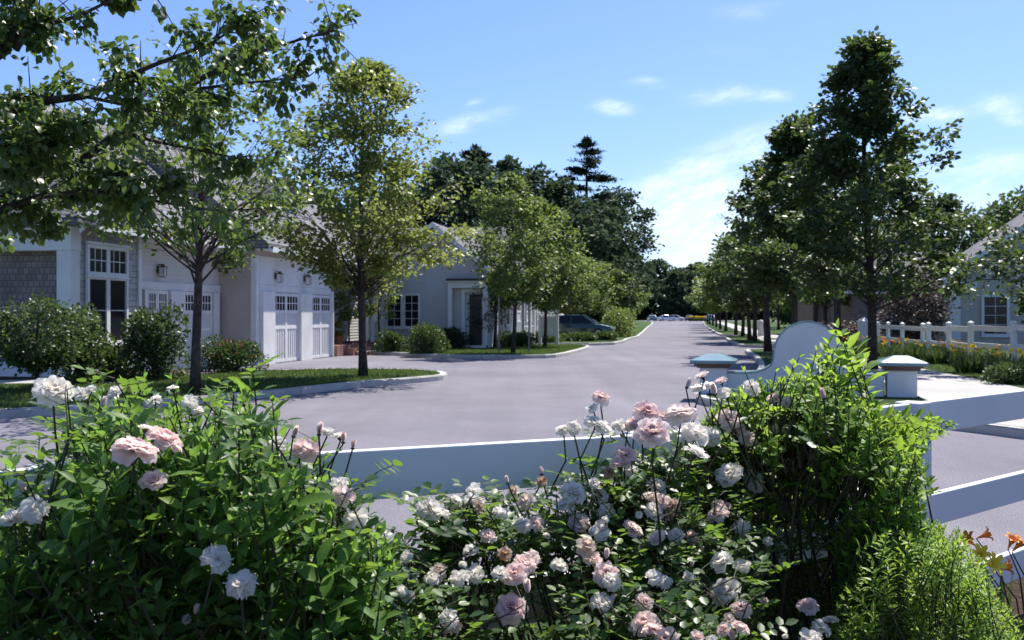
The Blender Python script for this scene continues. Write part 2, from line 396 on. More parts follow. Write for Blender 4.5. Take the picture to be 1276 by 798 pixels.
e3 = [(1.0, 51.3), (3.9, 50.8), (5.4, 52.4), (6.4, 56.5), (7.1, 61.0), (8.7, 68.4), (11.4, 86), (15.7, 115), (21.4, 152), (29, 205), (30, 228), (20, 240), (-40, 243)]
raised('lawn_left_far', e3 + [(-60, 200), (-20, 80), (-8, 60)], KH, M['lawn'])
kerb_line('kerb_left_far', e3, seglen=3.0)
sheet('driveway_left', [(-8, 59.5), (2.4, 57.5), (4.6, 62.0), (5.2, 67.0), (-8, 69)], KH + 0.006, M['asphalt'])
# right verge, notched by driveways
r1 = smooth_path([(11.2, 42.6), (9.9, 42.3), (9.5, 40.4), (8.4, 34.2), (7.0, 28), (4.9, 21.2), (3.4, 18.6), (3.3, 17.3), (4.2, 16.0), (5.6, 14.6), (6.3, 13.4), (6.65, 12.5), (8.2, 10.9), (11.5, 9.4), (30, 6.5)], 2)
r1 = r1[::-1]   # road on the right-hand side when walking from the crossing up the street
r2 = [(14.0, 46.9), (11.9, 47.3), (11.2, 48.3), (11.4, 50.9), (12.9, 59.5), (14.4, 68.0), (16.5, 69.4)]
r3 = [(17.0, 72.9), (15.4, 73.4), (16.6, 81), (24.5, 126), (37.9, 198), (41, 212), (60, 226)]
body = r1 + [(17, 43.2), (17, 46.5)] + r2 + [(19.5, 70.2), (19.6, 72.4)] + r3 + [(160, 226), (160, 5)]
raised('lawn_right', body, KH, M['lawn'])
def rev(p): return p[::-1]
kr = rev(r1); ks = next(i for i, p in enumerate(kr) if p[1] < 14.3)
kerb_line('kerb_right_near', kr[:ks + 1]); kerb_line('kerb_apron', kr[ks:], seglen=900, h=KH + 0.012, mat='concrete')
kerb_line('kerb_right_middle', rev(r2), seglen=2.0)
kerb_line('kerb_right_far', rev(r3), seglen=3.0)
# concrete: apron by the sign, sidewalk up the right side, path before the first house
sheet('sidewalk_apron', [(6.43, 13.45), (6.75, 12.7), (8.3, 11.1), (11.0, 9.85), (10.5, 14), (10.15, 19.8), (10.6, 23), (11.0, 26.2), (9.1, 26.2), (7.7, 20), (6.9, 16)], KH + 0.006, M['concrete'])
def strip(name, pts, hw, z, mat):
    L, Rr = [], []
    P = [Vector((x, y)) for x, y in pts]
    for i, p in enumerate(P):
        d = (P[min(i + 1, len(P) - 1)] - P[max(i - 1, 0)]).normalized(); n = Vector((-d.y, d.x))
        L.append(tuple(p + n * hw)); Rr.append(tuple(p - n * hw))
    return sheet(name, L + Rr[::-1], z, mat)
strip('sidewalk_right', smooth_path([(10.0, 26.2), (11.6, 36), (13.3, 46), (15.4, 58), (18.5, 74), (25.5, 112), (40, 192)], 1), 0.95, KH + 0.006, M['concrete'])
strip('path_house', [(-40, 21.2), (-12.5, 21.6), (-9.6, 21.75), (-8.0, 21.9)], 0.55, KH + 0.006, M['concrete'])
raised('planting_bed', [(-30, 1.0), (-30, 4.4), (-1.2, 4.0), (0.6, 4.6), (3.0, 5.9), (7, 9.0), (30, 7), (30, 1.0), (0, -6)], 0.05, M['mulch'])
sheet('mulch_strip_house', [(-14, 22.35), (-9.75, 22.35), (-9.0, 24.2), (-8.3, 24.3), (-8.0, 24.5), (-7.4, 25.8), (-8.4, 26), (-14, 26)], KH + 0.008, M['mulch'])

# ================================================================== NEAR FENCE
FA = Vector((0.45, 3.29)); FL = Vector((-1.19, 2.57)); FK = FL + (FL - FA); FB = Vector((1.79, 4.44)); FC = FB + (FB - FA); FD = FC + (FB - FA); FE = FD + (FB - FA); FG = FE + (FB - FA)
fence = empty('rail_fence', (FL.x, FL.y, 0.05), 0, 'white three-rail fence running behind the roses in the foreground', 'fence')
FP = [FK, FL, FA, FB, FC, FD, FE, FG]
o0 = Vector((FL.x, FL.y))
for p, q in zip(FP[:-1], FP[1:]):
    d = (q - p); L = d.length; d.normalize(); n = Vector((-d.y, d.x))
    T = lambda a, b, z, p=p, d=d, n=n: ((p + d * a + n * b - o0).x, (p + d * a + n * b - o0).y, z - 0.05)
    for zt in (1.205, 0.782, 0.385):
        mb = MB(); mb.box(0.055, L - 0.055, -0.02, 0.02, zt - 0.145, zt, T); mb.build('rail', M['vinyl'], fence, bevel=0.004)
for p in FP:
    mb = MB(); q = p - o0; d = (FB - FA).normalized() if p in (FB, FC, FD, FE, FG) else (FA - FL).normalized(); n = Vector((-d.y, d.x))
    T = lambda a, b, z, q=q, d=d, n=n: ((q + d * a + n * b).x, (q + d * a + n * b).y, z - 0.05)
    mb.box(-0.058, 0.058, -0.058, 0.058, 0.0, 1.21, T); po = mb.build('post', M['vinyl'], fence, bevel=0.005)
def fenceY(px):   # depth of the fence face seen at px (for fitting plants in front of or behind it)
    k = (px - 638) / F
    a, b = (FL, FA) if k < FA.x / FA.y else (FA, FB)
    d = b - a; t = (k * a.y - a.x) / (d.x - k * d.y)
    return a.y + t * d.y

# ================================================================== ENTRANCE SIGN WALL
sg = empty('entrance_sign_wall', (3.82, 18.8, KH), math.atan2(-0.9, 3.18), 'low pale entrance wall with a round arched centre between two capped piers', 'entrance wall')
mb = MB()
arc = [(1.69 + 0.595 * math.cos(R(t)), 0.86 - KH + 0.595 * math.sin(R(t))) for t in range(0, 181, 6)]
low = [(3.0, 0.5), (2.62, 0.503), (2.45, 0.54), (2.34, 0.62), (2.295, 0.74)]
lef = [(1.085, 0.76), (1.04, 0.65), (0.93, 0.575), (0.78, 0.525), (0.6, 0.505), (0.25, 0.5)]
prof = [(0.25, -0.1), (3.0, -0.1)] + [(x, z - KH) for x, z in low] + arc + [(x, z - KH) for x, z in lef]
T = lambda x, z, y: (x, y, z)
mb.prism(prof, 0.0, 0.38, lambda x, z, y: (x, y - 0.19, z)); mb.build('panel', M['sign'], sg, bevel=0.01)
# thin edge cap that follows the top outline
mb = MB(); top = [(x, z - KH) for x, z in low] + arc + [(x, z - KH) for x, z in lef]
for (x0, z0), (x1, z1) in zip(top[:-1], top[1:]):
    d = Vector((x1 - x0, z1 - z0)).normalized(); nn = Vector((d.y, -d.x)) * 0.025
    mb.hexa([(x0, -0.205, z0), (x1, -0.205, z1), (x1, 0.205, z1), (x0, 0.205, z0), (x0 + nn.x, -0.205, z0 + nn.y), (x1 + nn.x, -0.205, z1 + nn.y), (x1 + nn.x, 0.205, z1 + nn.y), (x0 + nn.x, 0.205, z0 + nn.y)])
mb.build('edge_cap', M['teal'], sg)
for x in (0.0, 3.3):
    mb = MB(); mb.box(x - 0.25, x + 0.25, -0.25, 0.25, -0.12, 0.60 - KH)
    pier = mb.build('pier', M['sign'], sg, bevel=0.012)
    mb = MB(); mb.box(x - 0.30, x + 0.30, -0.30, 0.30, 0.60 - KH, 0.645 - KH); mb.box(x - 0.345, x + 0.345, -0.345, 0.345, 0.645 - KH, 0.69 - KH)
    mb.build('cap_moulding', M['copper'], pier, bevel=0.008)
    mb = MB(); c = 0.415; z0 = 0.69 - KH
    mb.box(x - c, x + c, -c, c, z0, z0 + 0.055)
    n = len(mb.v); k = 0.12
    mb.v += [(x - c, -c, z0 + .055), (x + c, -c, z0 + .055), (x + c, c, z0 + .055), (x - c, c, z0 + .055), (x - k, -k, z0 + .17), (x + k, -k, z0 + .17), (x + k, k, z0 + .17), (x - k, k, z0 + .17)]
    mb.f += [(n, n + 1, n + 5, n + 4), (n + 1, n + 2, n + 6, n + 5), (n + 2, n + 3, n + 7, n + 6), (n + 3, n, n + 4, n + 7), (n + 4, n + 5, n + 6, n + 7)]
    mb.build('cap', M['teal'], pier, fixn=False)

# ================================================================== HOUSE PARTS
def Tx(X0):  # wall plane facing +x
    return lambda a, d, b: (X0 + d, a, b)
def Ty(Y0):  # wall plane facing -y
    return lambda a, d, b: (a, Y0 - d, b)
def bx(mb, T, a0, a1, d0, d1, b0, b1): mb.box(a0, a1, d0, d1, b0, b1, T)
def window(parent, T, a0, a1, b0, b1, cols=2, rows=2, fw=0.09, mull=(), head=0.0, name='window'):
    w = MB(); bx(w, T, a0 + .01, a1 - .01, 0.004, 0.02, b0 + .01, b1 - .01); wo = w.build(name, M['glass'], parent)
    f = MB()
    bx(f, T, a0 - fw, a0, 0.002, 0.07, b0 - fw, b1 + fw); bx(f, T, a1, a1 + fw, 0.002, 0.07, b0 - fw, b1 + fw)
    bx(f, T, a0, a1, 0.002, 0.068, b1, b1 + fw); bx(f, T, a0 - fw - .03, a1 + fw + .03, 0.0, 0.10, b0 - fw - 0.045, b0 - fw - .003)
    bx(f, T, a0, a1, 0.002, 0.066, b0 - fw, b0)
    if head: bx(f, T, a0 - fw - .03, a1 + fw + .03, 0.0, 0.11, b1 + fw + .003, b1 + fw + head)
    f.build('frame', M['trim'], wo, bevel=0.006)
    m_ = MB()
    for i in range(1, cols): x = a0 + (a1 - a0) * i / cols; bx(m_, T, x - .011, x + .011, 0.021, 0.036, b0, b1)
    for j in range(1, rows): z = b0 + (b1 - b0) * j / rows; bx(m_, T, a0, a1, 0.021, 0.034, z - .011, z + .011)
    for (ax, wd) in mull: bx(m_, T, ax - wd / 2, ax + wd / 2, 0.022, 0.06, b0, b1)
    if m_.v: m_.build('muntins', M['trim'], wo)
    return wo
def lap(mb, T, ext, z0, z1, exp_):   # overlapping courses on a wall; ext(z) gives the horizontal extent
    z = z0
    while z < z1 - 1e-4:
        zt = min(z + exp_, z1); a0, b0 = ext(z); a1, b1 = ext(zt)
        if b0 - a0 > 0.02:
            p = [T(a0, .022, z), T(b0, .022, z), T(b1, .006, zt), T(a1, .006, zt)]
            mb.quad(p); mb.quad([T(a0, .0, z), T(b0, .0, z), T(b0, .022, z), T(a0, .022, z)])
        z = zt
def garage_door(parent, T, a0, a1, z0, z1, panes=4):
    d = MB(); bx(d, T, a0, a1, -0.02, 0.03, z0, z1); do = d.build('garage_door', M['door'], parent)
    t = MB(); H = z1 - z0; r = 0.09
    zs = [z0 + .0, z0 + H * .48, z0 + H * .73, z1 - .02]
    mid = (a0 + a1) / 2
    for a in (a0, mid - r, mid + 0.0, a1 - r): bx(t, T, a + .001, a + r - .001, 0.031, 0.055, z0, z1)
    for z in (zs[0], zs[1], zs[2] - .05, zs[3] - .08): bx(t, T, a0 + r, a1 - r, 0.0305, 0.053, z, z + .1)
    k = 8
    for h0, h1 in ((a0 + r, mid - r), (mid + r, a1 - r)):
        for i in range(1, 5):
            x = h0 + (h1 - h0) * i / 5; bx(t, T, x - .022, x + .022, 0.0305, 0.046, zs[0] + .1, zs[1])
    t.build('door_panelling', M['trim'], do, bevel=0.004)
    for h0, h1 in ((a0 + r, mid - r), (mid + r, a1 - r)):
        gl = MB(); bx(gl, T, h0, h1, 0.031, 0.038, zs[2] + .06, zs[3] - .08)
        for i in range(1, 4):
            x = h0 + (h1 - h0) * i / 4
        go = gl.build('door_window', M['glass'], do)
    mt = MB()
    for h0, h1 in ((a0 + r, mid - r), (mid + r, a1 - r)):
        for i in range(1, panes):
            x = h0 + (h1 - h0) * i / panes; bx(mt, T, x - .016, x + .016, 0.039, 0.052, zs[2] + .05, zs[3] - .08)
        zm = (zs[2] + .06 + zs[3] - .08) / 2; bx(mt, T, h0, h1, 0.039, 0.051, zm - .014, zm + .014)
    mt.build('door_muntins', M['trim'], do)
    return do
def gable_roof(parent, x0, x1, y0, y1, ze, zr, axis='y', hip0=0.0, hip1=0.0, thick=0.16, mat='roof', name='roof'):
    """solid roof; ridge along `axis`; hip lengths at the low/high ends"""
    mb = MB()
    if hip0 == 0 and hip1 == 0 and axis == 'y':     # open gable: two slabs meeting at the ridge
        xm = (x0 + x1) / 2; ys = (y0, y1); n = 0
        for y in ys: mb.v += [(x0, y, ze), (x0, y, ze + thick), (xm, y, zr), (x1, y, ze + thick), (x1, y, ze), (xm, y, zr - thick)]
        mb.f = [(0, 1, 2, 5), (5, 2, 3, 4), (11, 8, 7, 6), (10, 9, 8, 11)] + [(a, b, b + 6, a + 6) for a, b in ((0, 1), (1, 2), (2, 3), (3, 4), (4, 5), (5, 0))]
        return mb.build(name, M[mat], parent)
    if axis == 'y':
        xm = (x0 + x1) / 2
        P = lambda x, y, z: (x, y, z)
        c = [(x0, y0), (x1, y0), (x1, y1), (x0, y1)]; r = [(xm, y0 + hip0), (xm, y1 - hip1)]
        lowq = [(x, y, ze) for x, y in c]; hiq = [(x, y, ze + thick) for x, y in c]; rr = [(r[0][0], r[0][1], zr), (r[1][0], r[1][1], zr)]
        mb.v = lowq + hiq + rr
        mb.f = [(3, 2, 1, 0), (0, 1, 5, 4), (1, 2, 6, 5), (2, 3, 7, 6), (3, 0, 4, 7), (5, 6, 9, 8), (7, 4, 8, 9), (4, 5, 8), (6, 7, 9)]
    else:
        ym = (y0 + y1) / 2
        c = [(x0, y0), (x1, y0), (x1, y1), (x0, y1)]
        mb.v = [(x, y, ze) for x, y in c] + [(x, y, ze + thick) for x, y in c] + [(x0 + hip0, ym, zr), (x1 - hip1, ym, zr)]
        mb.f = [(3, 2, 1, 0), (0, 1, 5, 4), (1, 2, 6, 5), (2, 3, 7, 6), (3, 0, 4, 7), (4, 5, 9, 8), (6, 7, 8, 9), (5, 6, 9), (7, 4, 8)]
    return mb.build(name, M[mat], parent)
def rake_boards(mb, x0, x1, xm, ze, zr, y0, y1, w=0.22):   # gable facing -y
    for xa in (x0, x1):
        s = 1 if xa < xm else -1
        mb.hexa([(xa, y0, ze - w + .02), (xm, y0, zr - w + .02), (xm, y1, zr - w + .02), (xa, y1, ze - w + .02), (xa, y0, ze + .03), (xm, y0, zr + .03), (xm, y1, zr + .03), (xa, y1, ze + .03)])
def lantern(parent, T, a, b):
    m_ = MB(); bx(m_, T, a - .05, a + .05, 0.0, 0.03, b - .1, b + .1); bx(m_, T, a - .02, a + .02, .03, .16, b + .12, b + .15)
    bx(m_, T, a - .09, a + .09, .08, .26, b + .06, b + .09); bx(m_, T, a - .06, a + .06, .11, .23, b - .22, b - .2); bx(m_, T, a - .04, a + .04, .13, .21, b + .09, b + .15)
    for da in (-.08, .07):
        for dd in (.09, .24): bx(m_, T, a + da, a + da + .012, dd, dd + .012, b - .2, b + .06)
    lo = m_.build('wall_lantern', M['copperlamp'], parent)
    g_ = MB(); bx(g_, T, a - .06, a + .06, .11, .23, b - .199, b + .058); g_.build('lantern_glass', M['lampglass'], lo)

RZ = -A
def each(parent, mat, bev, items):
    for nm, b in items:
        mb = MB(); mb.box(*b); mb.build(nm, M[mat], parent, bevel=bev)
# ---------------- house 1: shingled bay + garage wing
W1, U1 = -14.0, ual(88, -14.0)
x_, y_ = street(W1, U1)
H1 = empty('shingled_house', (x_, y_, 0), RZ, 'grey shingled house with a tall white window, nearest on the left', 'house')
yb = ual(175, W1) - U1                     # right edge of the bay
yr = ual(320, -13.25) - U1                 # where the next house steps forward
EZ = 3.45
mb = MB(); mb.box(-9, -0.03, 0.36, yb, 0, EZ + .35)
mb.box(-9.0, -0.53, yb, yr + .5, 0, EZ + .35)
mb.hexa([(-4, 0.3, EZ + .35), (-.031, 0.3, EZ + .35), (-.031, yb, EZ + .35), (-4, yb, EZ + .35), (-4, yb / 2 - .01 + .15, EZ + 1.3), (-.031, yb / 2 - .01 + .15, EZ + 1.3), (-.031, yb / 2 + .01 + .15, EZ + 1.3), (-4, yb / 2 + .01 + .15, EZ + 1.3)])
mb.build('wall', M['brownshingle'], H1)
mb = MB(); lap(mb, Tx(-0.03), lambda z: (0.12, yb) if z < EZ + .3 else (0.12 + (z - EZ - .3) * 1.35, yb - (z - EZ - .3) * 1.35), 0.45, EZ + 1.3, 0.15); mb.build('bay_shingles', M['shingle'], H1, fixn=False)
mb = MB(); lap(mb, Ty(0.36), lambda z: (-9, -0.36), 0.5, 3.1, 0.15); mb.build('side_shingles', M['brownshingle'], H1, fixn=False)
mb = MB(); lap(mb, Tx(-0.53), lambda z: (yb, yr + .4), 2.5, EZ + .1, 0.115); mb.build('garage_siding', M['sidingwhite'], H1, fixn=False)
mb = MB()
each(H1, 'trim', .008, [('corner_post', (-0.36, 0.0, 0.0, 0.36, 0.0, 3.08)), ('eave_beam', (-9, 0.02, -.02, .38, 3.083, EZ + .1)), ('fascia', (-9, .10, -.12, .40, EZ + .103, EZ + .2)),
  ('base_board', (-9, -.362, .2, .36, 0, .48)), ('base_board', (-0.02, 0.03, .362, yb + .01, .2, .45)), ('corner_board', (-0.05, 0.035, yb - .13, yb + .02, .453, EZ + .3)), ('door_header', (-0.53, -.46, yb + .03, yr, 2.28, 2.5))])
ya0, ya1 = ual(109, W1) - U1, ual(155, W1) - U1
ym = (ya0 + ya1) / 2
window(H1, Tx(0.0), ya0, ya1, 2.62, 3.18, cols=6, rows=2, mull=((ym, .14),), head=.07)
window(H1, Tx(0.0), ya0, ya1, 0.95, 2.44, cols=1, rows=2, mull=((ym, .14),))
WG = W1 - 0.5
for p0, p1 in ((181, 208.5), (227, 263)):
    garage_door(H1, Tx(-0.52), ual(p0, WG) - U1, ual(p1, WG) - U1, 0.02, 2.27)
mb = MB()
for p0, p1 in ((176, 181), (209, 227), (263.5, 270)):
    a, b = ual(p0, WG) - U1, ual(p1, WG) - U1
    each(H1, 'trim', .006, [('door_pier', (-.52, -.39, a + .005, b - .005, 0, 2.275))])
lantern(H1, Tx(-.53), ual(197, WG) - U1, 2.85)
mb = MB(); yy = ual(281, WG) - U1; mb.tube([(-.46, yy, 0), (-.46, yy, EZ - .1), (-.1, yy, EZ + .05)], .045, 8); mb.build('downspout', M['trim'], H1)
gable_roof(H1, -9.4, 0.42, -0.35, yr + .3, EZ + .2, 7.75, 'y', hip0=4.9)
mb = MB(); mb.box(.42, .55, .3, yr - .1, EZ + .1, EZ + .26); mb.box(-.5, .42, yb + .1, yr - .1, EZ + .1, EZ + .14); mb.build('gutter', M['trim'], H1)
# bay gable roof
mb = MB(); ymid = yb / 2 + .15; x1 = .32
for s in (-1, 1):
    ye = ymid + s * (yb / 2 + .30); zt = EZ + 1.55; ze = EZ + .22
    mb.hexa([(-4.5, ye, ze - .06), (x1, ye, ze - .06), (x1, ymid, zt - .06), (-4.5, ymid, zt - .06), (-4.5, ye, ze + .08), (x1, ye, ze + .08), (x1, ymid, zt + .08), (-4.5, ymid, zt + .08)])
mb.build('bay_roof', M['roof'], H1)
mb = MB()
for s in (-1, 1):
    ye = ymid + s * (yb / 2 + .30); zt = EZ + 1.55; ze = EZ + .22
    mb.hexa([(x1, ye, ze - .2), (x1 + .04, ye, ze - .2), (x1 + .04, ymid, zt - .2), (x1, ymid, zt - .2), (x1, ye, ze + .06), (x1 + .04, ye, ze + .06), (x1 + .04, ymid, zt + .06), (x1, ymid, zt + .06)])
mb.build('rake_board', M['trim'], H1)

# ---------------- house 2: garage block and columned brick entry
W2 = -13.25; U2 = ual(320, W2); x_, y_ = street(W2, U2)
H2 = empty('garage_house', (x_, y_, 0), RZ, 'cream house with two white carriage style garage doors and a columned brick entry', 'house')
ye2 = ual(415, W2) - U2; yend = ual(482, W2) - U2
mb = MB(); mb.box(-9, -.03, 0.02, ye2, 0, EZ + .2); mb.box(-9, -1.8, ye2, yend + 1.5, 0, EZ + .2); mb.build('wall', M['siding'], H2)
mb = MB(); lap(mb, Ty(0.02), lambda z: (-1.6, -.2), 0.2, EZ, 0.13); mb.build('side_siding', M['siding'], H2, fixn=False)
mb = MB(); lap(mb, Tx(-1.8), lambda z: (ye2 + .1, yend + 1.4), 0.4, EZ, 0.13); mb.build('entry_siding', M['sidingwhite'], H2, fixn=False)
each(H2, 'trim', .008, [('corner_board', (-.2, 0.0, -.02, .2, 0, EZ)), ('door_header', (-.05, .015, .203, ye2 - .253, 2.32, 2.55)), ('frieze_board', (-.05, .01, .203, ye2 - .253, 2.553, EZ)), ('corner_board', (-.3, .03, ye2 - .25, ye2 + .03, 0, EZ))])
d = [ual(p, W2) - U2 for p in (339, 371, 385.5, 411)]
garage_door(H2, Tx(-.02), d[0], d[1], .02, 2.3); garage_door(H2, Tx(-.02), d[2], d[3], .02, 2.3)
for a, b in ((.203, d[0] - .02), (d[1] + .02, d[2] - .02), (d[3] + .02, ye2 - .253)): each(H2, 'trim', .006, [('door_pier', (-.05, .13, a, b, 0, 2.318))])
lantern(H2, Tx(.012), (d[1] + d[2]) / 2, 2.85)
lantern(H2, Tx(.012), d[0] + .2, 2.85)
gable_roof(H2, -9.3, 0.5, -0.25, yend + 1.8, EZ + .2, 7.6, 'y', hip1=3.0)
mb = MB(); mb.box(.5, .62, -.2, yend + .3, EZ + .08, EZ + .24); mb.box(0, .5, -.2, yend + .3, EZ + .16, EZ + .19); mb.build('gutter', M['trim'], H2)
# dormer on the garage roof
yd = ual(352, -15.0) - U2
mb = MB(); mb.box(-3.4, -1.7, yd - .8, yd + .8, EZ + .9, EZ + 2.5); do = mb.build('dormer', M['sidingwhite'], H2)
window(do, Tx(-1.7), yd - .38, yd + .38, EZ + 1.45, EZ + 2.3, 3, 2)
mb = MB()
for s in (-1, 1):
    mb.hexa([(-4.3, yd + s * 1.05, EZ + 2.35), (-1.45, yd + s * 1.05, EZ + 2.35), (-1.45, yd, EZ + 3.2), (-4.3, yd, EZ + 3.2), (-4.3, yd + s * 1.05, EZ + 2.47), (-1.45, yd + s * 1.05, EZ + 2.47), (-1.45, yd, EZ + 3.32), (-4.3, yd, EZ + 3.32)])
mb.build('dormer_roof', M['roof'], do)
mb = MB(); mb.quad([(-1.69, yd - .8, EZ + 2.5), (-1.69, yd + .8, EZ + 2.5), (-1.69, yd, EZ + 3.15)]); mb.box(-1.7, -1.62, yd - .85, yd - .72, EZ + .95, EZ + 2.5); mb.box(-1.7, -1.62, yd + .72, yd + .85, EZ + .95, EZ + 2.5); mb.build('dormer_trim', M['trim'], do, fixn=False)
# entry: dark door, brick landing, columns
mb = MB(); mb.box(-1.8, -1.74, ye2 + .35, ye2 + 1.35, .42, 2.6); dr = mb.build('front_door', M['dark'], H2)
mb = MB(); mb.box(-1.8, -1.70, ye2 + .2, ye2 + .34, .42, 2.7); mb.box(-1.8, -1.70, ye2 + 1.36, ye2 + 1.5, .42, 2.7); mb.box(-1.8, -1.69, ye2 + .1, ye2 + 1.6, 2.7, 2.9); mb.build('door_frame', M['trim'], dr)
mb = MB(); mb.box(-1.8, .15, ye2 - .02 + .06, yend - .3, 0, .42); mb.box(.15, .5, ye2 + .9, yend - .5, 0, .28); mb.box(.5, .85, ye2 + 1.1, yend - .6, 0, .14)
mb.build('brick_steps', M['brick'], H2)
for p in (437, 455, 466, 478):
    yy = ual(p, W2) - U2
    mb = MB()
    if p in (437, 466): mb.lathe([(.15, 0), (.15, .08), (.10, .12), (.10, 1.2), (.085, 2.6), (.12, 2.66), (.12, 2.74)], 14, (-.12 - (.8 if p == 437 else 0), yy, .42))
    else: mb.box(-.24, .0, yy - .12, yy + .12, .42, EZ)
    mb.build('column', M['trim'], H2, smooth=p in (437, 466))
mb = MB(); mb.box(-1.8, .02, ye2 + .05, yend - .1, 3.16, EZ + .15); mb.build('porch_beam', M['trim'], H2)
mb = MB(); a = ual(462, W2) - U2; b = ual(476, W2) - U2
mb.box(-.12, -.06, a, b, 1.25, 1.32); mb.box(-.12, -.06, a, b, .55, .6)
for i in range(9): yy = a + (b - a) * (i + .5) / 9; mb.box(-.11, -.07, yy - .02, yy + .02, .6, 1.25)
mb.build('railing', M['trim'], H2)
x_, y_ = street(W2 + .95, U2 + yend - 1.2)
sheet('walk_entry', [street(W2 + .86, U2 + yend - 2.6), street(W2 + 2.6, U2 + yend - 2.0), street(W2 + 2.7, U2 + yend - .4), street(W2 + .86, U2 + yend - .7)], KH * .4 + .01, M['concrete'])

# ---------------- house 3: gable end facing the crossing
x_, y_ = (-5.75, 44.2)
H3 = empty('gabled_cottage', (x_, y_, KH), RZ, 'pale cottage with its front gable end and dark door between small trees', 'house')
GW = 4.75; E3 = 3.4; Z3 = 5.45
mb = MB(); mb.box(0, GW, 0.03, 14, -.1, E3); mb.hexa([(0, .03, E3), (GW, .03, E3), (GW, 14, E3), (0, 14, E3), (GW / 2 - .01, .03, Z3 - .15), (GW / 2 + .01, .03, Z3 - .15), (GW / 2 + .01, 14, Z3 - .15), (GW / 2 - .01, 14, Z3 - .15)])
mb.build('wall', M['siding2'], H3)
mb = MB()
sl = (Z3 - .15 - E3) / (GW / 2)
lap(mb, Ty(.03), lambda z: (.12, 3.05) if z < 2.62 else ((.12, GW - .12) if z < E3 else ((z - E3) / sl, GW - (z - E3) / sl)), .3, Z3 - .3, .125)
lap(mb, Tx(GW), lambda z: (2.2, 14), .3, E3, .125)
mb.build('gable_siding', M['siding2'], H3, fixn=False)
each(H3, 'trim', .006, [('corner_board', (-.01, .13, -.005, .05, 0, E3)), ('porch_beam', (3.05, GW + .1, -.35, .05, 2.623, 2.86)), ('porch_fascia', (3.0, GW + .22, -.45, .05, 2.863, 2.93)), ('column', (3.06, 3.24, -.34, -.16, .123, 2.62)), ('column', (GW - .12, GW + .06, -.34, -.16, .123, 2.62)), ('porch_floor', (3.05, GW, -.36, .0, -.05, .12)), ('corner_board', (GW, GW + .06, 2.0, 2.2, 0, E3))])
mb = MB(); mb.box(3.0, GW + .25, -.5, .03, 2.935, 3.02); mb.build('porch_roof', M['dark'], H3)
mb = MB(); mb.box(3.95, GW - .25, -.01, .028, .12, 2.35); dr = mb.build('front_door', M['dark'], H3)
mb = MB(); mb.box(3.6, 3.75, -.03, .026, .12, 2.45); mb.box(GW - .24, GW - .15, -.03, .026, .12, 2.45); mb.box(3.6, GW - .15, -.032, .024, 2.452, 2.6); mb.build('door_frame', M['trim'], dr)
window(H3, Ty(.0), .25, .85, .95, 2.3, 2, 4); window(H3, Ty(.0), 1.05, 1.65, .95, 2.3, 2, 4)
for y0, y1 in ((2.4, 3.3), (4.2, 5.1)): window(H3, Tx(GW + .02), y0, y1, 1.0, 2.3, 2, 4)
garage_door(H3, Tx(GW + .03), 7.2, 9.6, 0.0, 2.2); garage_door(H3, Tx(GW + .03), 10.2, 12.6, 0.0, 2.2)
gable_roof(H3, -.4, GW + .4, -.35, 14.3, E3 - .22, Z3 + .05, 'y')
mb = MB(); rake_boards(mb, -.42, GW + .42, GW / 2, E3 - .12, Z3 + .03, -.40, -.352); mb.build('rake_board', M['trim'], H3)
gable_roof(H3, -10.5, GW - .6, 7.5, 17.5, E3 - .1, 6.4, 'x', hip1=1.0, name='rear_roof')
mb = MB(); mb.box(-10, -.02, 8.0, 17, -.1, E3 - .08); mb.build('rear_wall', M['siding2'], H3)
mb = MB()
for yy in (3.6, 5.6, 6.9): mb.box(GW + .9, GW + 1.04, yy, yy + .14, 0, 2.5)
mb.box(GW + .02, GW + 1.06, 3.4, 7.1, 2.501, 2.68); mb.box(GW + .92, GW + .98, 3.7, 7.0, .85, .92); mb.box(GW + .9, GW + 1.0, 3.7, 7.0, .2, .26)
for i in range(22): yy = 3.75 + i * .15; mb.box(GW + .93, GW + .97, yy, yy + .04, .26, .85)
mb.build('side_porch', M['trim'], H3)

# ---------------- far left garage building glimpsed under the trees
x_, y_ = street(-9.6, 62.5)
H4 = empty('distant_garage', (x_, y_, KH), RZ, 'distant pale grey garage glimpsed behind the trees and the parked dark green car', 'garage')
mb = MB(); mb.box(-9, 0, 0, 13, -.1, 3.0); mb.build('wall', M['siding2'], H4)
gable_roof(H4, -9.4, .4, -.4, 13.4, 2.95, 6.0, 'y', hip0=3, hip1=3)
for y0 in (1.0, 4.2, 7.4): garage_door(H4, Tx(.02), y0, y0 + 2.5, 0, 2.2)
for y0 in (.4, 3.65, 6.85, 10.0): each(H4, 'trim', 0, [('door_pier', (0, .12, y0, y0 + .4, 0, 2.9))])

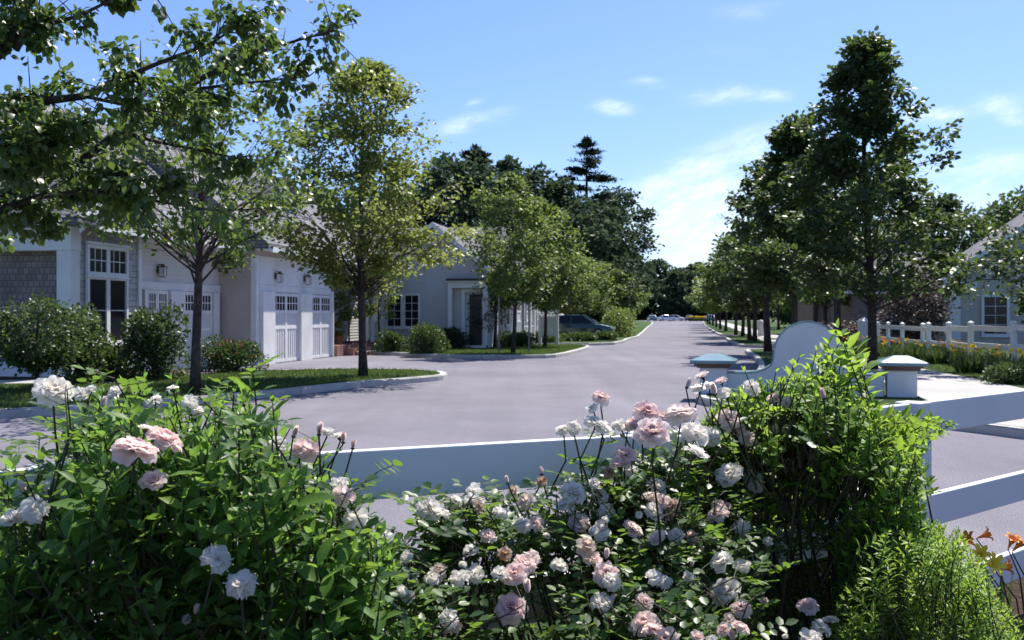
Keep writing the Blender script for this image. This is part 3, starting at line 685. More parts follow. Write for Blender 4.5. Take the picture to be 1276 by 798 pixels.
# ---------------- right house
H5 = empty('corner_house', (19.9, 45.0, KH), RZ, 'tan house with blue grey gable roof beyond the white fence on the right', 'house')
E5 = 2.95; GW = 8.4; Z5 = 6.35
mb = MB(); mb.box(0, GW, 0.03, 3.6, -.1, E5); mb.hexa([(0, .03, E5), (GW, .03, E5), (GW, 3.6, E5), (0, 3.6, E5), (GW / 2 - .01, .03, Z5 - .2), (GW / 2 + .01, .03, Z5 - .2), (GW / 2 + .01, 3.6, Z5 - .2), (GW / 2 - .01, 3.6, Z5 - .2)]); mb.build('wall', M['siding'], H5)
mb = MB(); sl = (Z5 - .2 - E5) / (GW / 2); lap(mb, Ty(.03), lambda z: (.3, GW - .3) if z < E5 else ((z - E5) / sl, GW - (z - E5) / sl), .2, Z5 - .4, .13); mb.build('gable_siding', M['siding'], H5, fixn=False)
each(H5, 'trim', .008, [('corner_board', (-.02, .36, -.02, .36, -.05, E5 - .523)), ('eave_return', (-.45, 1.0, -.3, .3, E5 - .35, E5 - .02)), ('frieze_board', (-.35, .8, -.2, .3, E5 - .52, E5 - .353))])
gable_roof(H5, -.55, GW + .55, -.35, 3.9, E5, Z5 + .05, 'y')
mb = MB(); rake_boards(mb, -.57, GW + .57, GW / 2, E5 + .1, Z5 + .03, -.41, -.352, .3); mb.build('rake_board', M['trim'], H5)
window(H5, Ty(0.0), 1.35, 2.3, .6, 2.25, 2, 4, fw=.12); window(H5, Ty(0.0), 3.4, 5.0, .6, 2.25, 4, 4, fw=.12)
mb = MB(); mb.box(-3.6, GW, 4.5, 12, -.1, 2.6); mb.build('wing_wall', M['brownshingle'], H5)
gable_roof(H5, -4.1, GW + .4, 4.1, 12.4, 2.6, 4.75, 'x', hip0=1.2, name='wing_roof')
mb = MB(); mb.box(-4.1, -.1, 4.02, 4.1, 2.5, 2.72); mb.build('gutter', M['trim'], H5)

H6 = empty('brown_house', (20.0, 62.0, KH), RZ, 'brown shingled house with a small white cross window behind the tall right tree', 'house')
mb = MB(); mb.box(-1.2, 6, 0, 9, -.1, 3.3); mb.build('wall', M['brownshingle'], H6)
gable_roof(H6, -1.7, 6.5, -.5, 9.5, 3.2, 5.6, 'x', hip0=3, hip1=0)
window(H6, Ty(0.0), .75, 1.85, 1.0, 2.45, 2, 2, fw=.1, mull=((1.3, .16),))
# ================================================================== TREES
def leaves_on(rng, clumps, n, spread, flat_, size, droop=0.25, sizevar=0.3):
    """clumps: (K,6) centre + outward direction"""
    clumps = np.asarray(clumps); K = len(clumps)
    gsz = 4; wts = np.repeat(rng.gamma(.55, 1.0, K // gsz + 1), gsz)[:K] + .08
    idx = rng.choice(K, n, p=wts / wts.sum())
    off = unit(rng.normal(size=(n, 3))) * (rng.random((n, 1)) ** .5) * 1.7 * np.array([1, 1, flat_]) * spread
    pos = clumps[idx, :3] + off
    d = unit(clumps[idx, 3:6] * 0.7 + off / spread * 0.5 + rng.normal(size=(n, 3)) * 0.5 + np.array([0, 0, -droop]))
    nr = unit(np.array([0, 0, 1.0]) + rng.normal(size=(n, 3)) * 0.55)
    cv = rng.random(K)
    var = np.clip(0.45 * cv[idx] + 0.55 * rng.random(n), 0, 1)
    sz = size * (1 + rng.uniform(-sizevar, sizevar, n))
    return pos, d, nr, sz, var
def tree(name, label, cat, loc, H, cb, rmax, shape, tr, nl, nleaf, lsize, mat, seed, rise=0.5, spread=0.16, flat_=0.6, tmpl=T_OVAL, group=None, nsub=6, lean=(0, 0), width=1.0, stems=1, wob=0.05, lobes=0.45, twig=True):
    rng = np.random.default_rng(seed)
    root = empty(name, loc, rng.uniform(0, 6.28), label, cat, group)
    mb = MB()
    def trunkpt(z):
        t = z / H
        return Vector((lean[0] * t + wob * H * .2 * math.sin(t * 5 + seed), lean[1] * t + wob * H * .2 * math.cos(t * 4 + seed * 2) - wob * H * .2 * math.cos(seed * 2), z))
    zs = np.linspace(0, H * .95, 12)
    pts = [trunkpt(z) for z in zs]; rad = [tr * (1.25 if i == 0 else 1) * (1 - zs[i] / H) ** .8 + .006 for i in range(len(zs))]
    mb.tube(pts, rad, 9)
    clumps = []
    la = rng.uniform(0, 6.28, 3)
    for i in range(nl):
        t = (i + rng.random()) / nl
        z1 = cb + (H * .99 - cb) * t
        az = i * 2.399 + rng.normal() * .25
        lobe = 1 + lobes * (math.sin(2 * az + la[0] + z1 * 1.3) * .5 + math.sin(3 * az + la[1] - z1 * 2.1) * .5)
        rr = rmax * shape(t) * lobe * rng.uniform(.6, 1.1)
        z0 = max(cb * (.72 + .42 * rng.random()), z1 - rise * (rr + .5) - .15)
        o = trunkpt(z0); e = trunkpt(z1) + Vector((math.cos(az) * rr, math.sin(az) * rr, 0))
        m_ = o.lerp(e, .5) + Vector((0, 0, .10 * rr * (1 if rise > 0 else -1) + .05)) + Vector(rng.normal(size=3) * .05 * rr)
        lp = [o, o.lerp(m_, .5) + Vector((0, 0, -.02 * rr)), m_, m_.lerp(e, .55) + Vector((0, 0, .03 * rr)), e]
        r0 = max(.009, tr * .30 * (1 - t * .7))
        if twig: mb.tube(lp, [r0, r0 * .8, r0 * .6, r0 * .38, r0 * .15], 5, cap=False)
        L = (e - o).length; dl = (e - o).normalized()
        for j in range(nsub):
            s = .28 + .72 * (j + rng.random()) / nsub
            q = o.lerp(m_, s * 2) if s < .5 else m_.lerp(e, s * 2 - 1)
            sd = Vector((math.cos(az + rng.uniform(-1.3, 1.3)), math.sin(az + rng.uniform(-1.3, 1.3)), rng.uniform(-.1, .6))).normalized()
            sl = L * .32 * (1.25 - s * .6) * rng.uniform(.6, 1.2) + .12
            e2_ = q + sd * sl
            if twig: mb.tube([q, q.lerp(e2_, .5) + Vector((0, 0, .03 * sl)), e2_], [r0 * .35, r0 * .25, r0 * .1], 4, cap=False)
            for f in (.45, .75, 1.0):
                c = q.lerp(e2_, f); clumps.append((*c, *sd))
        clumps.append((*e, *dl))
    for k in range(8):
        z = H * (1 - .012 * k); p = trunkpt(min(z, H * .95)); p.z = z; clumps.append((*p, 0, 0, 1))
    mb.build('trunk', M['bark'], root, smooth=True, fixn=False)
    pos, d, nr, sz, var = leaves_on(rng, clumps, nleaf, spread, flat_, lsize)
    leafcloud('crown', mat, root, pos, d, nr, sz, tmpl, var, width)
    return root
egg = lambda t: max(.08, math.sin(math.pi * (t * .85 + .12)) ** .8)
cone = lambda t: max(.06, (1 - t) ** .85 * (1 if t > .12 else .6 + t * 3.4))
vase = lambda t: max(.12, min(1.0, .55 + t * 1.6) * (1 - max(0, t - .45) / .55) ** .6)
ball = lambda t: max(.25, math.sqrt(max(0, 1 - (2 * t - 1) ** 2)))
def G(px, py):
    Y = (EYE - KH) * F / (py - 392.0); return ((px - 638.0) / F * Y, Y, KH)

tree('street_tree', 'slender dark trunked street tree with bare inner limbs, in front of the first garage', 'tree', G(247, 490), 6.7, 2.6, 2.45, vase, .09, 46, 6800, .10, M['L_t1'], 11, rise=1.15, spread=.17, group='street trees on the left verge', nsub=7, lean=(.1, 0))
tree('street_tree', 'yellow green street tree on the tip of the grass verge', 'tree', G(451, 470), 7.35, 2.35, 2.6, lambda t: max(.07, (1 - t) ** .52 * min(1, .55 + t * 3.2)), .095, 64, 18500, .105, M['L_t2'], 23, rise=.75, spread=.19, group='street trees on the left verge', nsub=7)
# trees of the middle lawn
tree('street_tree', 'green tree with a leaning trunk between two grey stakes', 'tree', G(640, 440), 6.75, 2.1, 1.4, egg, .075, 40, 6000, .14, M['L_row'], 31, rise=.9, spread=.2, group='trees on the middle lawn')
tree('street_tree', 'small tree with light green tips left of the leaning lawn tree', 'tree', G(616, 433), 4.9, 1.7, 1.35, egg, .07, 30, 4200, .13, M['L_row'], 35, rise=.7, spread=.18, group='trees on the middle lawn')
tree('street_tree', 'broad green tree standing between the posts of the white lawn board', 'tree', G(679, 432), 6.6, 1.9, 1.5, egg, .075, 44, 7000, .16, M['L_row'], 37, rise=.8, spread=.24, group='trees on the middle lawn')
tree('young_tree', 'thin young tree trained before the double window of the pale cottage', 'tree', (-5.5, 41.5, KH), 4.9, 1.3, .9, egg, .035, 22, 1700, .12, M['L_t2'], 41, rise=1.0, spread=.13)
tree('young_tree', 'small narrow tree beside the columned brick entry', 'tree', (-6.6, 40.2, KH), 3.3, 1.3, .7, egg, .035, 18, 1600, .11, M['L_row'], 43, rise=.8, spread=.12)
tree('ornamental_tree', 'dark reddish multi branched ornamental before the cottage side porch', 'tree', (-1.1, 43.2, KH), 3.0, .8, .9, ball, .03, 20, 900, .09, M['L_burg'], 44, rise=1.1, spread=.12)
# rows up the street, left
left_row = [(736, 423, 5.6, 1.7), (757, 419, 5.4, 1.6), (772, 415, 6.0, 1.9), (783, 411.5, 5.9, 2.0), (792, 409, 6.2, 2.1), (800, 407, 6.3, 2.2), (806, 405.4, 6.6, 2.3), (811, 404.3, 6.8, 2.4)]
ordn = ['first', 'second', 'third', 'fourth', 'fifth', 'sixth', 'seventh', 'eighth', 'ninth', 'tenth']
for i, (px, py, H, r) in enumerate(left_row):
    x, y = gp(px, py)
    tree('street_tree', ordn[i] + ' light green tree of the left roadside row, counting on from the green car', 'tree', (x - 1.2 - i * .25, y, KH), H, 1.75, r, egg, .075, 34, 4200 if i < 4 else 2600, .17 if i < 3 else .26, M['L_row'], 50 + i, rise=.8, spread=.3, group='street trees up the left side', nsub=5)
# right: the tall pair and the row
tree('linden_tree', 'tall dark pointed linden behind the arched sign, largest tree on the right', 'tree', G(1083, 460), 8.9, 1.9, 3.1, lambda t: max(.04, (1 - t) ** .8 * (1 if t > .1 else .7 + t * 3)), .125, 74, 20000, .15, M['L_lin'], 61, rise=.38, spread=.23, nsub=6, group='lindens on the right')
tree('linden_tree', 'second dark linden, just left of the tallest one and behind the black lamp post', 'tree', (9.5, 33.6, KH), 8.1, 2.3, 1.85, lambda t: max(.05, (1 - t) ** .7 * (1 if t > .1 else .7 + t * 3)), .12, 70, 14000, .16, M['L_lin'], 62, rise=.4, spread=.22, nsub=6, group='lindens on the right')
tree('linden_tree', 'dark linden in the near right verge, beside the concrete walk', 'tree', (10.15, 39.4, KH), 7.6, 2.5, 1.9, egg, .14, 46, 8000, .16, M['L_lin'], 63, rise=.4, spread=.24, group='lindens on the right')
tree('linden_tree', 'dark linden on the far side of the walk, above the arch', 'tree', (13.2, 40.5, KH), 7.8, 2.4, 2.0, egg, .13, 46, 7000, .16, M['L_lin'], 64, rise=.4, spread=.24, group='lindens on the right')
rr_ = [(934, 428.3, 6.9), (927, 426.5, 6.4), (919.5, 421.5, 6.6), (912.5, 419.5, 6.4), (900, 414.5, 6.6), (894, 411.5, 6.7), (889, 409, 6.8), (885, 407, 7.0), (882, 405.4, 7.2), (880, 404.3, 7.4)]
for i, (px, py, H) in enumerate(rr_):
    x, y = gp(px, py)
    tree('street_tree', ordn[i] + ' tree of the right kerbside row, counting up the street from the sign', 'tree', (x + .3, y, KH), H, 2.0, 1.75 + i * .07, egg, .12, 36, 5000 if i < 4 else 2600, .19 if i < 4 else .30, M['L_lin'] if i < 3 else M['L_row'], 80 + i, rise=.6, spread=.3, group='street trees up the right side', nsub=5)
for i, (X, Y, H) in enumerate([(16.3, 51.5, 7.6), (18.9, 62, 7.5), (21.8, 76, 7.8), (26.3, 98, 8)]):
    tree('street_tree', ordn[i] + ' tree in the row beyond the right walk, counting up the street', 'tree', (X, Y, KH), H, 2.2, 2.1, egg, .12, 34, 4200, .22, M['L_lin'] if i < 2 else M['L_row'], 95 + i, rise=.6, spread=.3, group='street trees beyond the right walk', nsub=5)
tree('garden_tree', 'leafy tree at the right edge of the photo before the tan house', 'tree', (13.7, 23.6, KH), 4.9, 1.0, 2.05, ball, .10, 52, 9000, .12, M['L_lin'], 66, rise=.5, spread=.19, tmpl=T_OVAL, nsub=7)
tree('purple_shrub', 'brownish purple leaved tree between the tall linden and the tan house', 'tree', (16.9, 41.5, KH), 3.3, .5, 1.4, ball, .06, 40, 5200, .13, M['L_burg'], 67, rise=.8, spread=.25)
tree('purple_shrub', 'brownish purple leaved shrub under the white cross window', 'shrub', (15.9, 46.0, KH), 1.15, .2, 1.0, ball, .04, 26, 2000, .13, M['L_burg'], 68, rise=.8, spread=.25)

# woodland behind, each tree its own
def bigtree(label, px, top, Y, r, mat, seed, name='oak_tree', group='tall trees behind the houses', n=8000, ls=.42, H0=.16):
    H = EYE + (392 - top) / F * Y
    X = (px - 638) / F * Y
    tree(name, label, 'tree', (X, Y, 0), H, H * H0, r, ball, .35, 44, n, ls, mat, seed, rise=.6, spread=.62, flat_=.75, group=group, nsub=7, lobes=.35, wob=.03)
bigtree('dark rounded oak behind the pale cottage, leftmost of the woodland', 520, 235, 84, 4.6, M['L_oak'], 101)
bigtree('dark broad oak rising straight above the pale cottage roof', 575, 200, 88, 6.8, M['L_oak'], 102, n=13000)
bigtree('dark oak with a flat top right of the broadest one behind the cottage', 636, 206, 96, 6.6, M['L_oak'], 103, n=12000)
bigtree('mid green woodland tree between the flat topped oak and the pine', 690, 228, 98, 5.8, M['L_oak'], 104, n=11000)
bigtree('dark oak below and right of the tall pine, its crown overhanging the street', 762, 236, 112, 5.0, M['L_oak'], 105, n=11000)
bigtree('smaller oak filling the gap under the tall pine', 722, 252, 104, 5.4, M['L_oak'], 106)
bigtree('low green tree at the foot of the woodland behind the parked car', 748, 318, 104, 3.6, M['L_mid'], 107)
for i, (px, top) in enumerate([(470, 262), (400, 250), (340, 262)]):
    bigtree(['dark tree behind the roof of the cream garage house, nearest the cottage', 'dark tree behind the ridge of the cream garage house', 'dark tree low behind the roofs, left of the yellow green street tree'][i], px, top, 92, 4.2, M['L_oak'], 110 + i, n=5000)
far_ = [(772, 345), (800, 333), (822, 325), (845, 338), (868, 329), (892, 338), (915, 330), (944, 340), (975, 332), (1008, 338)]
for i, (px, top) in enumerate(far_):
    bigtree('dark distant woodland tree closing the end of the street, ' + ordn[i] + ' from the left', px, top, 275 + (i % 3) * 9, 6.6, M['L_oak'], 120 + i, group='distant trees at the end of the street', n=3600, ls=.95, H0=.04)
for i, (px, top, Y, m_) in enumerate([(1060, 300, 105, 'L_mid'), (1118, 262, 98, 'L_mid'), (1172, 246, 92, 'L_mid'), (1225, 262, 86, 'L_mid'), (1282, 240, 90, 'L_mid'), (1010, 318, 110, 'L_mid')]):
    bigtree(['soft green tree far behind the brown house', 'soft green tree behind the crown of the tallest linden', 'rounded green tree rising behind the roof valley of the tan house', 'lower green tree behind the gable of the tan house', 'tall green tree at the right edge behind the tan house', 'soft green tree far behind the arched sign'][i], px, top, Y, 4.8, M[m_], 140 + i, group='trees behind the right hand houses', n=6000, H0=.05)
# the pines: trunk with separate whorls and gaps between them
def pine(px, top, Y, H0, seed, label, rm=4.0):
    rng = np.random.default_rng(seed); H = EYE + (392 - top) / F * Y; X = (px - 638) / F * Y
    root = empty('pine_tree', (X, Y, 0), 0, label, 'pine tree', 'pines in the woodland')
    mb = MB(); mb.tube([(0, 0, H * i / 8) for i in range(9)], [.38 * (1 - i / 8.5) + .02 for i in range(9)], 8)
    cl = []
    z = H * H0; 
    while z < H - .3:
        t = (z - H * H0) / (H * (1 - H0)); rw = rm * (1 - t) ** .75 * rng.uniform(.75, 1.1) + .25
        for k in range(7):
            az = rng.uniform(0, 6.28); r = rw * rng.uniform(.6, 1.1); zz = z + rng.uniform(-.15, .15)
            e = Vector((math.cos(az) * r, math.sin(az) * r, zz + r * .07)); o = Vector((0, 0, zz))
            mb.tube([o, o.lerp(e, .5) + Vector((0, 0, -.03 * r)), e], [.06, .04, .015], 4, cap=False)
            for f in np.linspace(.35, 1.0, 6):
                c = o.lerp(e, f); cl.append((c.x + rng.normal() * .15, c.y + rng.normal() * .15, c.z, math.cos(az), math.sin(az), .3))
        z += rng.uniform(.72, 1.1)
    for k in range(4): cl.append((0, 0, H - k * .12, 0, 0, 1))
    mb.build('trunk', M['bark'], root, smooth=True, fixn=False)
    p, d, nr, sz, var = leaves_on(rng, cl, 19000, .30, .35, .34, droop=-.1)
    leafcloud('crown', M['L_pine'], root, p, d, nr, sz, T_DIA, var, .55)
pine(731, 173, 106, .30, 201, 'tall layered pine standing above the woodland left of the street', 6.6)
pine(593, 184, 98, .62, 202, 'pine top poking out above the broad oak behind the cottage', 3.4)

# ---------------- overhanging maple on the left, trunk just outside the frame
def limbtree():
    rng = np.random.default_rng(7)
    base = Vector((-6.9, 9.6, KH))
    root = empty('maple_tree', base, 0, 'large leaved maple reaching in from the left edge over the grey roof', 'tree')
    mb = MB(); tk = [base, base + Vector((.05, .05, 1.4)), Vector((-6.75, 9.6, 2.9)), Vector((-6.5, 9.5, 4.2)), Vector((-6.2, 9.3, 5.4)), Vector((-5.9, 9.1, 6.6))]
    mb.tube([p - base for p in tk], [.21, .17, .155, .13, .10, .05], 10)
    limbs = [  # reference pixels + depth
        ([(-205, 260, 9.55), (-60, 180, 9.4), (0, 122, 9.3), (55, 126, 9.2), (105, 120, 9.1), (140, 103, 9.0), (200, 78, 8.9), (262, 55, 8.9), (300, 30, 8.9)], .06),
        ([(-205, 300, 9.55), (-80, 262, 9.5), (30, 235, 9.6), (95, 205, 9.7), (148, 165, 9.8), (205, 125, 9.9), (262, 92, 10), (320, 66, 10.1), (372, 50, 10.2), (418, 38, 10.3)], .065),
        ([(-180, 200, 9.5), (-60, 110, 9.2), (0, 68, 9.1), (22, 40, 9.05), (40, 5, 9.0), (60, -40, 9.0)], .065),
        ([(20, 62, 9.1), (36, 33, 9.0), (62, 30, 8.9), (98, 20, 8.8), (150, -5, 8.7), (190, -20, 8.7)], .035),
        ([(-190, 330, 9.55), (-90, 290, 9.4), (0, 262, 9.3), (50, 245, 9.3), (90, 240, 9.4), (140, 238, 9.5), (200, 252, 9.6), (262, 262, 9.7), (312, 262, 9.8)], .045),
        ([(-190, 320, 9.5), (-80, 240, 9.0), (0, 190, 8.8), (45, 190, 8.8), (95, 180, 8.8)], .045),
        ([(205, 125, 9.9), (240, 112, 10.0), (300, 104, 10.1), (345, 100, 10.2), (385, 96, 10.3)], .025),
        ([(148, 165, 9.8), (200, 178, 9.9), (260, 190, 10), (325, 205, 10)], .022),
        ([(-120, 80, 9.3), (-40, 20, 9.2), (30, -20, 9.2)], .05),
        ([(95, 205, 9.7), (130, 215, 9.5), (175, 225, 9.4), (215, 235, 9.4)], .02),
        ([(0, 122, 9.3), (30, 150, 9.2), (50, 175, 9.1), (70, 200, 9.0)], .02),
        ([(105, 120, 9.1), (150, 130, 9.0), (200, 140, 9.0), (240, 150, 9.1)], .02),
        ([(-60, 180, 9.4), (-10, 160, 10.2), (40, 150, 10.8), (100, 150, 11.2)], .03),
    ]
    cl = []
    for pl, r0 in limbs:
        P = [at(*q) - base for q in pl]; n = len(P)
        mb.tube(P, [r0 * (1 - .88 * i / (n - 1)) for i in range(n)], 7, cap=False)
        L = sum((P[i + 1] - P[i]).length for i in range(n - 1)); k = int(L * 13)
        for j in range(k):
            s = rng.uniform(.12, 1.0) * (n - 1); i = min(int(s), n - 2); q = P[i].lerp(P[i + 1], s - i)
            dl = (P[i + 1] - P[i]).normalized()
            sd = (dl * .6 + Vector(rng.normal(size=3)) * .62 + Vector((0, 0, -.02))).normalized(); ln = rng.uniform(.15, .50)
            e = q + sd * ln
            mb.tube([q, q.lerp(e, .5) + Vector((0, 0, .015)), e], [.008, .005, .003], 4, cap=False)
            for f in (.5, .8, 1.0):
                c = q.lerp(e, f); cl.append((*c, *sd))
    mb.build('trunk', M['bark'], root, smooth=True, fixn=False)
    p, d, nr, sz, var = leaves_on(rng, cl, 12500, .072, .8, .078, droop=.75)
    leafcloud('crown', M['L_big'], root, p, d, nr, sz, T_WIDE, var, 1.0)
limbtree()

# ================================================================== MIDDLE-DISTANCE SHRUBS
def shrub(name, label, loc, rx, ry, H, n, ls, mat, seed, group=None, tmpl=T_OVAL, flowers=None, cat='shrub', up=0.3):
    rng = np.random.default_rng(seed)
    root = empty(name, loc, 0, label, cat, group)
    mb = MB(); nb = 26
    cl = []
    lob = [(rng.uniform(-.55, .55), rng.uniform(-.55, .55), rng.uniform(.35, .68), rng.uniform(.28, .45)) for _ in range(11)] + [(0, 0, .45, .5)] + [(math.cos(k) * .5, math.sin(k) * .5, .22, .42) for k in range(0, 6)]
    for i in range(nb):
        a = rng.uniform(0, 6.28); r = rng.uniform(.2, .8); e = Vector((math.cos(a) * r * rx, math.sin(a) * r * ry, H * rng.uniform(.5, .95)))
        mb.tube([(e.x * .12, e.y * .12, 0), (e.x * .5, e.y * .5, e.z * .55), tuple(e)], [.014, .01, .004], 4, cap=False)
    mb.build('stems', M['bark'], root, fixn=False)
    u = rnd_dir(rng, n); li = rng.integers(0, len(lob), n); lb = np.array(lob)[li]
    rad = lb[:, 3:4] * rng.uniform(.55, 1.08, (n, 1)) ** .6
    pos = lb[:, :3] * np.array([1, 1, 1]) + u * rad * np.array([1, 1, .8])
    pos = pos * np.array([rx * 1.05, ry * 1.05, H]); pos[:, 2] = np.abs(pos[:, 2]) + .02
    d = unit(u + rng.normal(size=(n, 3)) * .5 + np.array([0, 0, up])); nr = unit(u + np.array([0, 0, .6]) + rng.normal(size=(n, 3)) * .4)
    var = np.clip(rng.random(n) * .7 + .3 * rng.random(len(lob))[li], 0, 1)
    leafcloud('foliage', mat, root, pos, d, nr, ls * rng.uniform(.7, 1.3, n), tmpl, var)
    return root
def lily_flower(mb, c, r, d, rng):
    d = Vector(d).normalized(); a = d.orthogonal().normalized(); b = d.cross(a)
    for k in range(6):
        t = k * math.pi / 3 + .3; q = a * math.cos(t) + b * math.sin(t); w = (b * math.cos(t) - a * math.sin(t)) * r * .28
        p0 = c - d * r * .7; p1 = c + q * r * .5; p2 = c + q * r + d * r * .05
        mb.quad([p0, p1 - w, p2, p1 + w])
def strap_clump(name, label, loc, rx, ry, H, n, seed, nfl, fr, cols=('yellow',), group=None, cat='flowering plant', leafw=1.0, spread_=1.0):
    rng = np.random.default_rng(seed)
    root = empty(name, loc, 0, label, cat, group)
    a = rng.uniform(0, 6.28, n); r = np.sqrt(rng.random(n)); pos = np.stack([np.cos(a) * r * rx * .7, np.sin(a) * r * ry * .7, np.zeros(n)], 1)
    out = np.stack([np.cos(a), np.sin(a), np.zeros(n)], 1)
    d = unit(out * rng.uniform(.1, .8, (n, 1)) + rng.normal(size=(n, 3)) * .15 + np.array([0, 0, 1.0])); nr = unit(out * .8 + np.array([0, 0, .5]) + rng.normal(size=(n, 3)) * .25)
    leafcloud('foliage', M['L_strap'], root, pos, d, nr, H * rng.uniform(.55, 1.05, n), T_STRAP, rng.random(n), leafw)
    protos = {}
    for i in range(nfl):
        t = rng.uniform(0, 6.28); q = math.sqrt(rng.random()) * .95; z = H * rng.uniform(.85, 1.18)
        c = Vector((math.cos(t) * q * rx, math.sin(t) * q * ry, z)); cm = cols[i % len(cols)]
        if cm not in protos:
            mb = MB(); lily_flower(mb, Vector((0, 0, 0)), fr, (0, -.3, 1), rng)
            mb.tube([(0, 0, -fr * .7), (0, 0, -H * .6)], fr * .05, 4)
            o = mb.build('flower', M[cm], root, fixn=False); protos[cm] = o
        else:
            o = protos[cm].copy(); COL.objects.link(o); o.parent = root
        o.location = c; o.rotation_euler = (rng.uniform(-.5, .5), rng.uniform(-.5, .5), rng.uniform(0, 6.28))
    return root

x0, y0 = gp(22, 488)
tree('garden_shrub', 'round leafy shrub at the left edge before the shaded shingle wall', 'shrub', (-9.25, 19.4, KH), 1.75, .4, .85, ball, .045, 34, 8500, .07, M['L_shrub'], 301, rise=.8, spread=.16, group='shrubs before the shingled house')
shrub('garden_shrub', 'dense dark shrub at the corner board of the shingled bay', (-9.15, 21.05, KH), .55, .5, 1.7, 3200, .075, M['L_shrub'], 302, 'shrubs before the shingled house')
shrub('garden_shrub', 'dense dark shrub right of the tall window', (-8.1, 22.6, KH), .8, .7, 1.75, 5200, .075, M['L_shrub'], 303, 'shrubs before the shingled house')
shrub('garden_shrub', 'low shrub under the tall window between two taller ones', (-8.75, 21.9, KH), .6, .5, 1.0, 2600, .07, M['L_shrub'], 304, 'shrubs before the shingled house')
shrub('flowering_shrub', 'loose green shrub dotted with small red flowers at the garage corner', (-7.15, 25.5, KH), 1.0, .7, .95, 6500, .055, M['L_shrub'], 305)
fs = bpy.data.objects.get('flowering_shrub')
rng = np.random.default_rng(5); mb0 = MB(); lily_flower(mb0, Vector((0, 0, 0)), .05, (0, -.3, 1), rng); f0 = mb0.build('blossom', M['redflower'], fs, fixn=False)
for i in range(32):
    o = f0 if i == 0 else f0.copy()
    if i: COL.objects.link(o); o.parent = fs
    a = rng.uniform(0, 6.28); q = rng.random() ** .5; o.location = (math.cos(a) * q * .8, math.sin(a) * q * .55, .86 - .4 * q * q + rng.uniform(-.12, .04))
shrub('round_shrub', 'rounded dark green shrub on the corner of the middle lawn', (-3.15, 37.6, KH), .85, .8, 1.15, 7000, .075, M['L_shrub'], 311, 'low shrubs by the brick entry', T_DIA)
shrub('round_shrub', 'low spreading shrub between the brick steps and the rounded one', (-4.75, 39.4, KH), .8, .6, .85, 4000, .075, M['L_shrub'], 312, 'low shrubs by the brick entry', T_DIA)
shrub('round_shrub', 'dark low shrub under the cottage entry column', (-2.7, 43.0, KH), 1.0, .5, .9, 3500, .09, M['L_oak'], 313, 'low shrubs by the cottage')
shrub('round_shrub', 'pale green low shrub along the cottage side porch', (.2, 45.5, KH), 1.0, .7, .7, 3000, .09, M['L_mid'], 314, 'low shrubs by the cottage')
shrub('hedge', 'clipped low hedge before the parked dark green car', (3.2, 55.0, KH), 1.6, 1.0, .42, 4500, .11, M['L_shrub'], 315, None, cat='hedge')
shrub('hedge', 'short rounded hedge at the nose of the parked dark green car', (5.3, 56.6, KH), .7, .8, .42, 3200, .11, M['L_shrub'], 316, None, cat='hedge')
shrub('hedge', 'low green hedge behind the white lawn board', (1.2, 52.0, KH), 1.6, .8, .6, 3500, .11, M['L_shrub'], 317, None, cat='hedge')
shrub('hedge', 'tall leafy hedge beside the left kerb beyond the parked car', (7.2, 67.5, KH), 1.2, 3.5, 2.0, 5000, .15, M['L_row'], 318, None, cat='hedge')

# flower beds along the right fence
beds = [(13.0, 29.8, .75, .8, .45, 7, ('yellow', 'yellow', 'orange'), 'mostly yellow lily clump at the fence post left of the lawn'),
        (11.85, 25.1, .85, .7, .46, 8, ('yellow',), 'yellow lily clump right of the near fence post'),
        (11.6, 22.6, .9, .7, .44, 9, ('yellow',), 'yellow lily clump nearest the right edge of the photo'),
        (12.9, 32.6, .9, .8, .45, 7, ('yellow', 'orange'), 'yellow and orange lily clump under the far fence panel'),
        (12.6, 35.4, .9, .8, .45, 6, ('yellow',), 'sparse yellow lily clump beneath the tallest linden')]
for i, (X, Y, rx, ry, H, nf, cols, lb) in enumerate(beds):
    strap_clump('lily_clump', lb, (X, Y, KH), rx, ry, H + .15, 520, 330 + i, nf * 3, .075, cols, 'lily clumps along the right fence')
shrub('round_shrub', 'low dark shrub in the bed at the right edge', (10.75, 21.2, KH), .8, .5, .42, 3000, .06, M['L_shrub'], 340)

# right white fence
RF = [(14.9, 40.5), (14.4, 38.1), (14.0, 35.7), (13.75, 33.3), (13.35, 31.9), (12.95, 29.5), (12.4, 26.9), (12.2, 24.2), (12.15, 21.6)]
rf = empty('garden_fence', (RF[0][0], RF[0][1], KH), 0, 'white two-rail garden fence behind the lily beds on the right', 'fence')
for i, (p, q) in enumerate(zip(RF[:-1], RF[1:])):
    a = Vector(p) - Vector(RF[0]); b = Vector(q) - Vector(RF[0]); d = (b - a).normalized(); n = Vector((-d.y, d.x)); L = (b - a).length
    ta = .0 if i < 4 else .04 * (i - 3)
    T = lambda s, t, z, a=a, d=d, n=n: ((a + d * s + n * t).x, (a + d * s + n * t).y, z)
    for zt in (1.06 + ta, .60 + ta):
        mb = MB(); mb.box(.062, L - .062, -.02, .02, zt - .15, zt, T); mb.build('rail', M['vinyl'], rf, bevel=.004)
